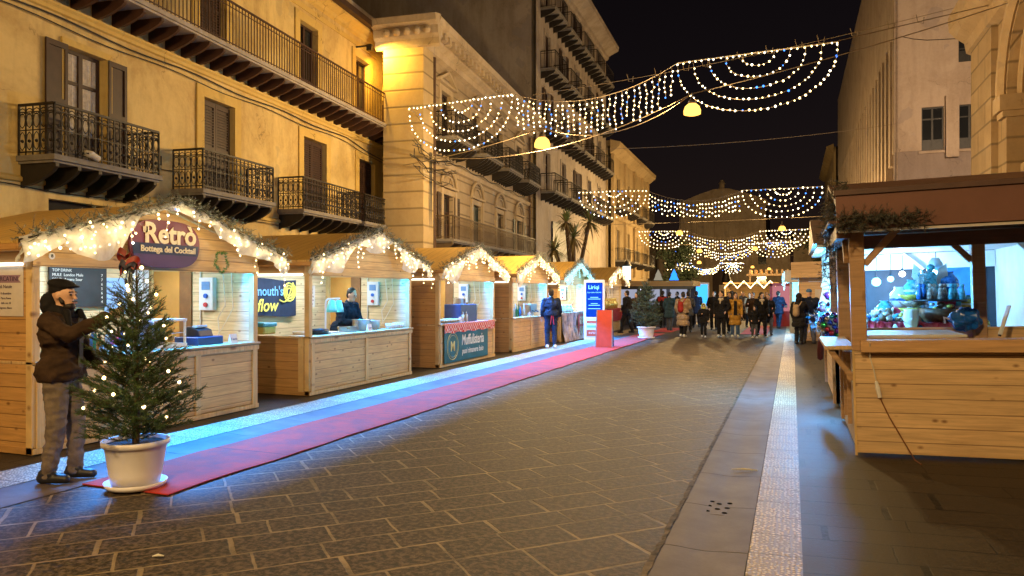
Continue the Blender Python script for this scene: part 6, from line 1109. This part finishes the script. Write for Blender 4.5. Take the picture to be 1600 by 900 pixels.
def person(label, x, y, head, h=1.72, coat='black', hem=.80, trousers='black', hair='short', shoes=shoe_b, stride=.08, arms=(None, None), lean=0., girth=1., turn=0., vox=.016, extra=None, z=0., hairm=None, look=0., group=None):
    """head = compass of facing in degrees, 0 = +y, counterclockwise; hem in metres for a 1.75 m figure"""
    q_ = random.Random(label)
    if vox > .0155 and arms == (None, None):
        k_ = q_.random(); look = rad(q_.uniform(-40, 40)); head += q_.uniform(-14, 14); stride = q_.choice((.04, .1, .16, .2))
        pk = lambda sg: ((sg*.29, -.04, 1.17), (sg*.21, .13, .99)); ph = lambda sg: ((sg*.25, .08, 1.16), (sg*.08, .3, 1.24))
        if k_ < .35: arms = (pk(-1), pk(1))
        elif k_ < .55: arms = (None, ph(1))
        elif k_ < .7: arms = (pk(-1), None)
    t = thing('person', label, 'person', (x, y, z), rad(head), group); s = h/1.75; g = girth
    V = lambda a, b, c: Vector((a*s, b*s, c*s)); tl = lambda c: lean*max(0, (c-.95))/.5     # forward lean
    T = lambda a, b, c: V(a, b+tl(c), c)
    hip = [V(-.09*g, 0, .9), V(.09*g, 0, .9)]; kn = [V(-.10*g, stride*.7+.03, .49), V(.10*g, -stride*.3+.03, .49)]; an = [V(-.105*g, stride, .085), V(.105*g, -stride, .085+(.02 if stride > .12 else 0))]
    sh = [T(-.19*g, 0, 1.42), T(.19*g, 0, 1.42)]; el, wr = [], []
    for i, sg in ((0, -1), (1, 1)):
        if arms[i] is None: el.append(T(sg*.25*g, -.03, 1.14)); wr.append(T(sg*.245*g, .08-stride*sg*.5, .9))
        else: el.append(V(*arms[i][0])); wr.append(V(*arms[i][1]))
    hc = T(0, .02, 1.63); hr = Matrix.Rotation(look, 3, 'Z') @ Matrix.Rotation(-lean*1.6, 3, 'X'); H = lambda a, b, c: hc+hr @ (Vector((a, b, c))*s)
    b = MB()
    for i in (0, 1):
        rc(b, hip[i], kn[i], .085*s*g, .058*s); rc(b, kn[i], an[i], .056*s, .04*s); rc(b, an[i]+V(0, -.03, -.04), an[i]+V(0, .13, -.05), .042*s, .034*s)
        rc(b, sh[i], el[i], .052*s*g, .042*s); rc(b, el[i], wr[i], .04*s, .028*s)
        d = (wr[i]-el[i]).normalized(); sg = -1 if i == 0 else 1; side = d.cross(Vector((sg*1., .3, 0))); side = side.normalized() if side.length > .1 else Vector((0, 1, 0)); nrm = d.cross(side).normalized()
        palm = wr[i]+d*.07*s; rc(b, wr[i]+d*.02*s, palm, .03*s, .034*s)
        for q in range(4):
            f0 = palm+side*(.027-.018*q)*s; l = (.066, .075, .07, .055)[q]*s; m = f0+d*l*.55; e = m+(d*.75+nrm*.65*(-1))*l*.5; fr = max(.0085, vox*.55)*s; rc(b, f0-d*.015*s, m, fr*1.1, fr, 6); rc(b, m, e, fr, fr*.9, 6)
        rc(b, wr[i]+d*.035*s+side*.022*s, wr[i]+d*.085*s+side*.055*s, .013*s, .01*s, 6)
    rc(b, hip[0]+V(0, 0, .05), hip[1]+V(0, 0, .05), .115*s*g, .115*s*g); rc(b, T(0, 0, 1.0), T(0, .0, 1.3), .125*s*g, .14*s*g); rc(b, T(-.085*g, 0, 1.32), T(.085*g, 0, 1.32), .118*s*g, .118*s*g); rc(b, sh[0], sh[1], .062*s, .062*s)
    rc(b, T(0, -.01, 1.44), hc+V(0, -.01, -.03), .058*s, .055*s)
    ell(b, H(0, -.005, .03), .077*s, .098*s, .115*s, hr); rc(b, H(0, .035, -.045), H(0, .05, -.07), .055*s, .042*s); rc(b, H(0, .092, .02), H(0, .112, -.012), .011*s, .016*s, 8); rc(b, H(-.03, .082, .035), H(.03, .082, .035), .016*s, .016*s, 8)
    for sg in (-1, 1): ell(b, H(sg*.078, -.005, .01), .012*s, .022*s, .032*s, hr, 8)
    if vox < .0185:
        for sg in (-1, 1): c = MB(); c.ball(H(sg*.031, .088, .022), .012*s, 6); c.out('eye', M('eye_dark', (.03, .02, .018), .3, amt=0, bump=0), t, True)
    remesh(b, 'body', skin, t, min(vox, .009) if vox < .012 else vox*.8)
    # trousers
    c = MB()
    for i in (0, 1): rc(c, hip[i], kn[i], .105*s*g, .08*s*g); rc(c, kn[i], an[i]+V(0, 0, .0), .078*s*g, .062*s)
    rc(c, hip[0]+V(0, 0, .06), hip[1]+V(0, 0, .06), .128*s*g, .128*s*g)
    remesh(c, 'trousers', CL(trousers), t, vox, 2, .014, .05*s)
    c = MB()
    for i in (0, 1): rc(c, an[i]+V(0, -.045, -.035), an[i]+V(0, .15, -.045), .05*s, .042*s); rc(c, an[i]+V(0, -.03, .0), an[i]+V(0, .02, .0), .052*s, .05*s)
    for k, (a, q, e) in enumerate(c.v): c.v[k] = (a, q, max(e, .004))
    remesh(c, 'shoes', shoes, t, vox*.8, 1)
    c = MB()
    for i in (0, 1): rc(c, sh[i], el[i], .085*s*g, .068*s*g); rc(c, el[i], wr[i]-(wr[i]-el[i])*.04, .066*s*g, .05*s)
    rc(c, T(-.08*g, 0, 1.3), T(.08*g, 0, 1.3), .148*s*g, .148*s*g); rc(c, T(0, 0, 1.02), T(0, 0, 1.28), .158*s*g, .165*s*g); rc(c, sh[0]+V(0, 0, -.01), sh[1]+V(0, 0, -.01), .088*s, .088*s); rc(c, T(0, -.015, 1.42), T(0, -.005, 1.49), .085*s, .075*s)
    for k in range(3): zz = 1.0+(hem+.08-1.0)*k/2; rc(c, V(-.07*g, 0, zz), V(.07*g, 0, zz), (.15+.012*k)*s*g, (.15+.012*k)*s*g)
    remesh(c, 'coat', CL(coat), t, vox, 2, .016, hem*s)
    c = MB(); hm = hairm or hair_d
    if hair == 'short': ell(c, H(0, -.025, .06), .086*s, .098*s, .098*s, hr); ell(c, H(0, -.05, .0), .08*s, .065*s, .08*s, hr)
    elif hair == 'long': ell(c, H(0, -.022, .06), .092*s, .104*s, .105*s, hr); ell(c, H(0, -.06, -.05), .098*s, .062*s, .17*s, hr); rc(c, H(-.075, .0, .02), H(-.085, .0, -.14), .026*s, .03*s); rc(c, H(.075, .0, .02), H(.085, .0, -.14), .026*s, .03*s)
    elif hair == 'hood': ell(c, H(0, -.025, .05), .105*s, .115*s, .125*s, hr); ell(c, H(0, -.05, -.08), .11*s, .1*s, .09*s, hr)
    elif hair == 'cap': ell(c, H(0, -.015, .09), .094*s, .108*s, .075*s, hr); ell(c, H(0, .09, .075), .07*s, .06*s, .013*s, hr)
    if c.v: remesh(c, {'hood': 'hood', 'cap': 'cap'}.get(hair, 'hair'), hm, t, vox*.75, 2)
    if extra: extra(t, s, V, T, H, hr, el, wr)
    return t
def CL(n):
    cols = dict(black=(.013, .012, .014), navy=(.015, .022, .05), brown=(.045, .026, .016), grey=(.07, .07, .075), beige=(.32, .23, .15), mustard=(.38, .2, .035), red=(.3, .03, .025), jeans=(.02, .035, .075), denim=(.05, .09, .18), khaki=(.17, .135, .11), dkblue=(.011, .018, .036), teal=(.03, .06, .08), cream=(.5, .42, .32), lead=(.1, .1, .12))
    return cloth('cloth_'+n, cols[n], .85, 9, .35)
# --- man by the near fir
def man_extra(t, s, V, T, H, hr, el, wr):
    c = MB(); ell(c, H(0, -.022, .112), .102*s, .12*s, .052*s, hr @ Matrix.Rotation(rad(-10), 3, 'X')); ell(c, H(0, .085, .093), .07*s, .05*s, .014*s, hr); ell(c, H(0, -.03, .07), .088*s, .105*s, .06*s, hr); remesh(c, 'flat_cap', CL('black'), t, .008, 3)
    c = MB(); ell(c, H(0, -.12, -.06), .12*s, .075*s, .11*s); ell(c, H(0, -.03, -.125), .115*s, .11*s, .06*s); rc(c, H(-.09, .03, -.165), H(.09, .03, -.165), .035*s, .035*s); remesh(c, 'scarf', CL('black'), t, .01, 3, .012)
    c = MB(); ell(c, H(0, .05, -.082), .05*s, .052*s, .04*s, hr); rc(c, H(-.06, .03, -.045), H(-.07, 0, .01), .02*s, .012*s); rc(c, H(.06, .03, -.045), H(.07, 0, .01), .02*s, .012*s); rc(c, H(-.022, .102, -.04), H(.022, .102, -.04), .009*s, .009*s, 8); remesh(c, 'beard', hair_d, t, .006, 2)
    for sg in (-1, 1):
        c = MB(); rc(c, H(sg*.018, .099, .045), H(sg*.052, .088, .043), .006*s, .005*s, 6); c.out('eyebrow', hair_d, t, True)
    c = MB(); rc(c, H(-.018, .106, -.053), H(.018, .106, -.053), .007*s, .007*s, 6); c.out('lips', M('lips', (.3, .12, .1), .5, amt=0, bump=0), t, True)
    c = MB(); c.prism([(-.03, 1.0), (.03, 1.0), (.03, 1.44), (-.03, 1.44)], lambda a, b, d: (a*s, d*s, b*s), .16, .172); c.out('jacket_zip', CL('grey'), t)
    for sg in (-1, 1): c = MB(); rc(c, V(sg*.1, .1, 1.5), V(sg*.15, .155, 1.36), .03, .02); c.out('collar', CL('black'), t, True)
person('man in dark brown jacket and flat cap reaching towards the near fir', -6.1, 4.78, -68, 1.76, 'brown', .9, 'khaki', None, shoe_b, .06, (((-.29, .02, 1.16), (-.24, .19, 1.0)), ((.25, .2, 1.30), (.13, .47, 1.46))), 0, .99, vox=.01, extra=man_extra, look=rad(-8))
# --- cooking man in the second stall
def chef_x(t, s, V, T, H, hr, el, wr):
    c = MB(); c.prism([(-.02, 1.15), (.02, 1.15), (.03, 1.35), (-.03, 1.35)], lambda a, b, d: (a, d+.12, b), .0, .01); c.out('apron_strap', CL('red'), t)
person('cooking man in navy sweater bent over the steel pots', -8.25, 12.42, -97, 1.74, 'dkblue', .9, 'black', 'short', shoe_b, .02, (((-.26, .22, 1.12), (-.1, .44, 1.13)), ((.26, .22, 1.12), (.1, .44, 1.13))), .17, 1.05, vox=.014, extra=chef_x)
def apron(t, s, V, T, H, hr, el, wr):
    rm = M('red_apron', (.4, .03, .06), .8, amt=.2)
    c = MB(); c.tube([V(.17*math.cos(a), .155*math.sin(a), 1.0) for a in [k*math.pi/8 for k in range(16)]], .014, 6, closed=True); c.out('apron_string', rm, t)
    for sg in (-1, 1): c = MB(); c.bar(V(sg*.02, -.17, 1.0), V(sg*.05, -.19, .72), .02, .008); c.out('apron_tie', rm, t)
    c = MB(); c.prism([(-.17, .5), (.17, .5), (.17, 1.0), (-.17, 1.0)], lambda a, b, d: (a*s, d*s, b*s), .15, .162); c.out('apron', rm, t)
person('man in navy sweater and red apron with his back turned', -6.72, 21.1, 28, 1.75, 'dkblue', .95, 'jeans', 'short', shoe_w, .03, vox=.014, girth=1.05, extra=apron, z=.012)
person('dark clad figure at the counter of the stall behind the totem', -6.35, 30.2, 80, 1.74, 'black', .8, 'black', 'short', vox=.018)
person('person in brown jacket behind the dark figure near the bar kiosk', -6.6, 33.5, 160, 1.66, 'brown', .8, 'black', 'long', vox=.02)
def pack(colr, nm='backpack'):
    def f(t, s, V, T, H, hr, el, wr):
        c = MB(); rc(c, V(0, -.21, 1.08), V(0, -.21, 1.3), .12*s, .11*s); remesh(c, nm, CL(colr), t, .02, 1)
        for sg in (-1, 1): c = MB(); c.tube([V(sg*.1, -.2, 1.35), V(sg*.12, -.05, 1.5), V(sg*.11, .14, 1.36), V(sg*.12, .1, 1.1)], .018*s, 5); c.out('strap', CL(colr), t)
    return f
def bag(colr, side=1):
    def f(t, s, V, T, H, hr, el, wr):
        c = MB(); p = wr[1 if side > 0 else 0]; c.box(p.x-.05, p.x+.05, p.y-.14, p.y+.14, p.z-.42, p.z-.12); c.out('bag', CL(colr), t, bevel=.02)
        c = MB(); c.tube([p+Vector((0, -.06, -.12)), p+Vector((0, 0, 0)), p+Vector((0, .06, -.12))], .008, 5); c.out('bag_handle', CL(colr), t)
    return f
def yoke(t, s, V, T, H, hr, el, wr):
    c = MB(); rc(c, V(-.15, 0, 1.38), V(.15, 0, 1.38), .128*s, .128*s); rc(c, V(-.09, 0, 1.33), V(.09, 0, 1.33), .16*s, .16*s); remesh(c, 'red_yoke', CL('red'), t, .02, 1)
person('person in black and red jacket facing the bar kiosk', -5.75, 35.5, 5, 1.74, 'black', .85, 'black', 'short', extra=yoke, vox=.02, stride=.1)
person('person in grey coat beside the black and red jacket', -5.05, 33.0, -20, 1.68, 'teal', .6, 'grey', 'short', vox=.02, stride=.12)
person('woman in long beige coat with rust backpack', -3.85, 28.4, -6, 1.68, 'beige', .45, 'black', 'short', shoe_w, .14, vox=.018, extra=pack('red'), girth=1.1)
person('person in dark coat with back turned before the far blue totem', -4.25, 36, 3, 1.72, 'navy', .7, 'black', 'short', vox=.02)
def hoodrim(t, s, V, T, H, hr, el, wr): c = MB(); c.tube([H(.1*math.cos(a), .06, .03+.13*math.sin(a)) for a in [k*math.pi/8 for k in range(16)]], .022, 6, closed=True); c.out('hood_trim', M('lime_trim', (.5, .55, .1), .7, amt=.2), t)
person('child in black jacket with lime hood rim walking beside the adults', -3.1, 28.5, 175, 1.24, 'black', .75, 'black', 'hood', shoe_w, .1, vox=.017, extra=hoodrim, hairm=CL('grey'))
def scarf(t, s, V, T, H, hr, el, wr): c = MB(); rc(c, V(-.05, .07, 1.45), V(.05, .07, 1.45), .06, .06); rc(c, V(.0, .12, 1.42), V(0, .16, 1.3), .04, .03); remesh(c, 'scarf', CL('cream'), t, .018, 1)
person('man in black jacket with pale scarf, centre of the walking group', -2.48, 28.8, 176, 1.72, 'black', .75, 'black', 'short', shoe_w, .1, vox=.017, extra=scarf, girth=1.05)
def top(t, s, V, T, H, hr, el, wr): c = MB(); c.prism([(-.07, .88), (.07, .88), (.055, 1.44), (-.055, 1.44)], lambda a, b, d: (a*s, d*s, b*s), .14, .178); c.out('sweater', CL('black'), t)
person('woman in open mustard coat and blue jeans walking in the group', -2.0, 28.9, 178, 1.66, 'mustard', .5, 'denim', 'long', shoe_w, .1, vox=.017, extra=top)
person('child in black jacket walking in front of a dark clad woman', -1.3, 28.7, 182, 1.18, 'black', .78, 'grey', 'long', shoe_w, .1, vox=.017)
person('dark clad woman with scarf walking behind the child on the right', -1.12, 30.4, 182, 1.66, 'black', .6, 'black', 'long', shoe_b, .1, vox=.018, extra=scarf)
person('person in dark jacket behind the mustard coat', -1.6, 33.5, 170, 1.66, 'brown', .7, 'black', 'short', vox=.02)
person('person in dark coat carrying a large bag at the right of the group', -.9, 31.0, 185, 1.6, 'black', .55, 'lead', 'short', vox=.02, extra=bag('black'))
person('person with raised dark coat behind the man with the pale scarf', -2.35, 31.5, 175, 1.7, 'navy', .7, 'black', 'long', vox=.02)
person('person in navy coat standing by the bright cyan stall', -.6, 36.5, -30, 1.72, 'navy', .7, 'jeans', 'short', vox=.02)
person('woman in dark hooded coat with beige backpack leaning on a man', .2, 25.7, -25, 1.62, 'black', .62, 'black', 'hood', shoe_b, .06, vox=.016, extra=pack('beige'), hairm=CL('black'), arms=(None, ((.2, .25, 1.2), (.1, .42, 1.2))))
person('man in navy coat and cap with grey trousers beside the woman with beige backpack', .52, 26.1, 20, 1.76, 'navy', .68, 'lead', 'cap', shoe_b, .04, vox=.016, girth=1.15, hairm=M('blue_cap', (.04, .12, .3), .7, amt=.1))
for i, (x, y, h_, cl, tr, a) in enumerate(((-5.6, 39.2, 1.7, 'black', 'jeans', 120), (-6.9, 36.2, 1.66, 'lead', 'black', 20), (-3.3, 34.5, 1.72, 'black', 'black', 170), (-1.9, 37, 1.64, 'beige', 'black', 190), (-2.9, 40, 1.74, 'navy', 'jeans', 10), (-4.1, 31.8, 1.7, 'grey', 'black', 15), (.1, 40, 1.7, 'black', 'black', -20), (-1.3, 42.5, 1.68, 'brown', 'grey', 175))):
    person(('person in black by the right end of the bar kiosk', 'person in lead grey coat at the middle of the bar kiosk', 'person in black between the child and the man with scarf, farther back', 'person in beige coat far behind the mustard coat', 'person in navy jacket walking away in the far centre', 'person in grey jacket following the woman with backpack', 'person in black passing the bright cyan stall', 'person in brown jacket by the red kiosk')[i], x, y, a, h_, cl, .72, tr, 'short', stride=.12, vox=.022)
for i, (x, y, h_, cl) in enumerate(((-3.4, 44, 1.7, 'black'), (-2.7, 46, 1.66, 'grey'), (-3.0, 50, 1.72, 'navy'), (-1.8, 48, 1.68, 'black'), (-6.6, 43, 1.7, 'brown'))):
    person(('far person in black left of the far walkers', 'far person in grey among the far walkers', 'farthest person in navy before the yellow lit stall', 'far person in black right of the far walkers', 'far person in brown at the end of the bar kiosk')[i], x, y, 180-17*i, h_, cl, .7, 'black', 'short', vox=.024)
bpy.data.scenes.remove(TS)
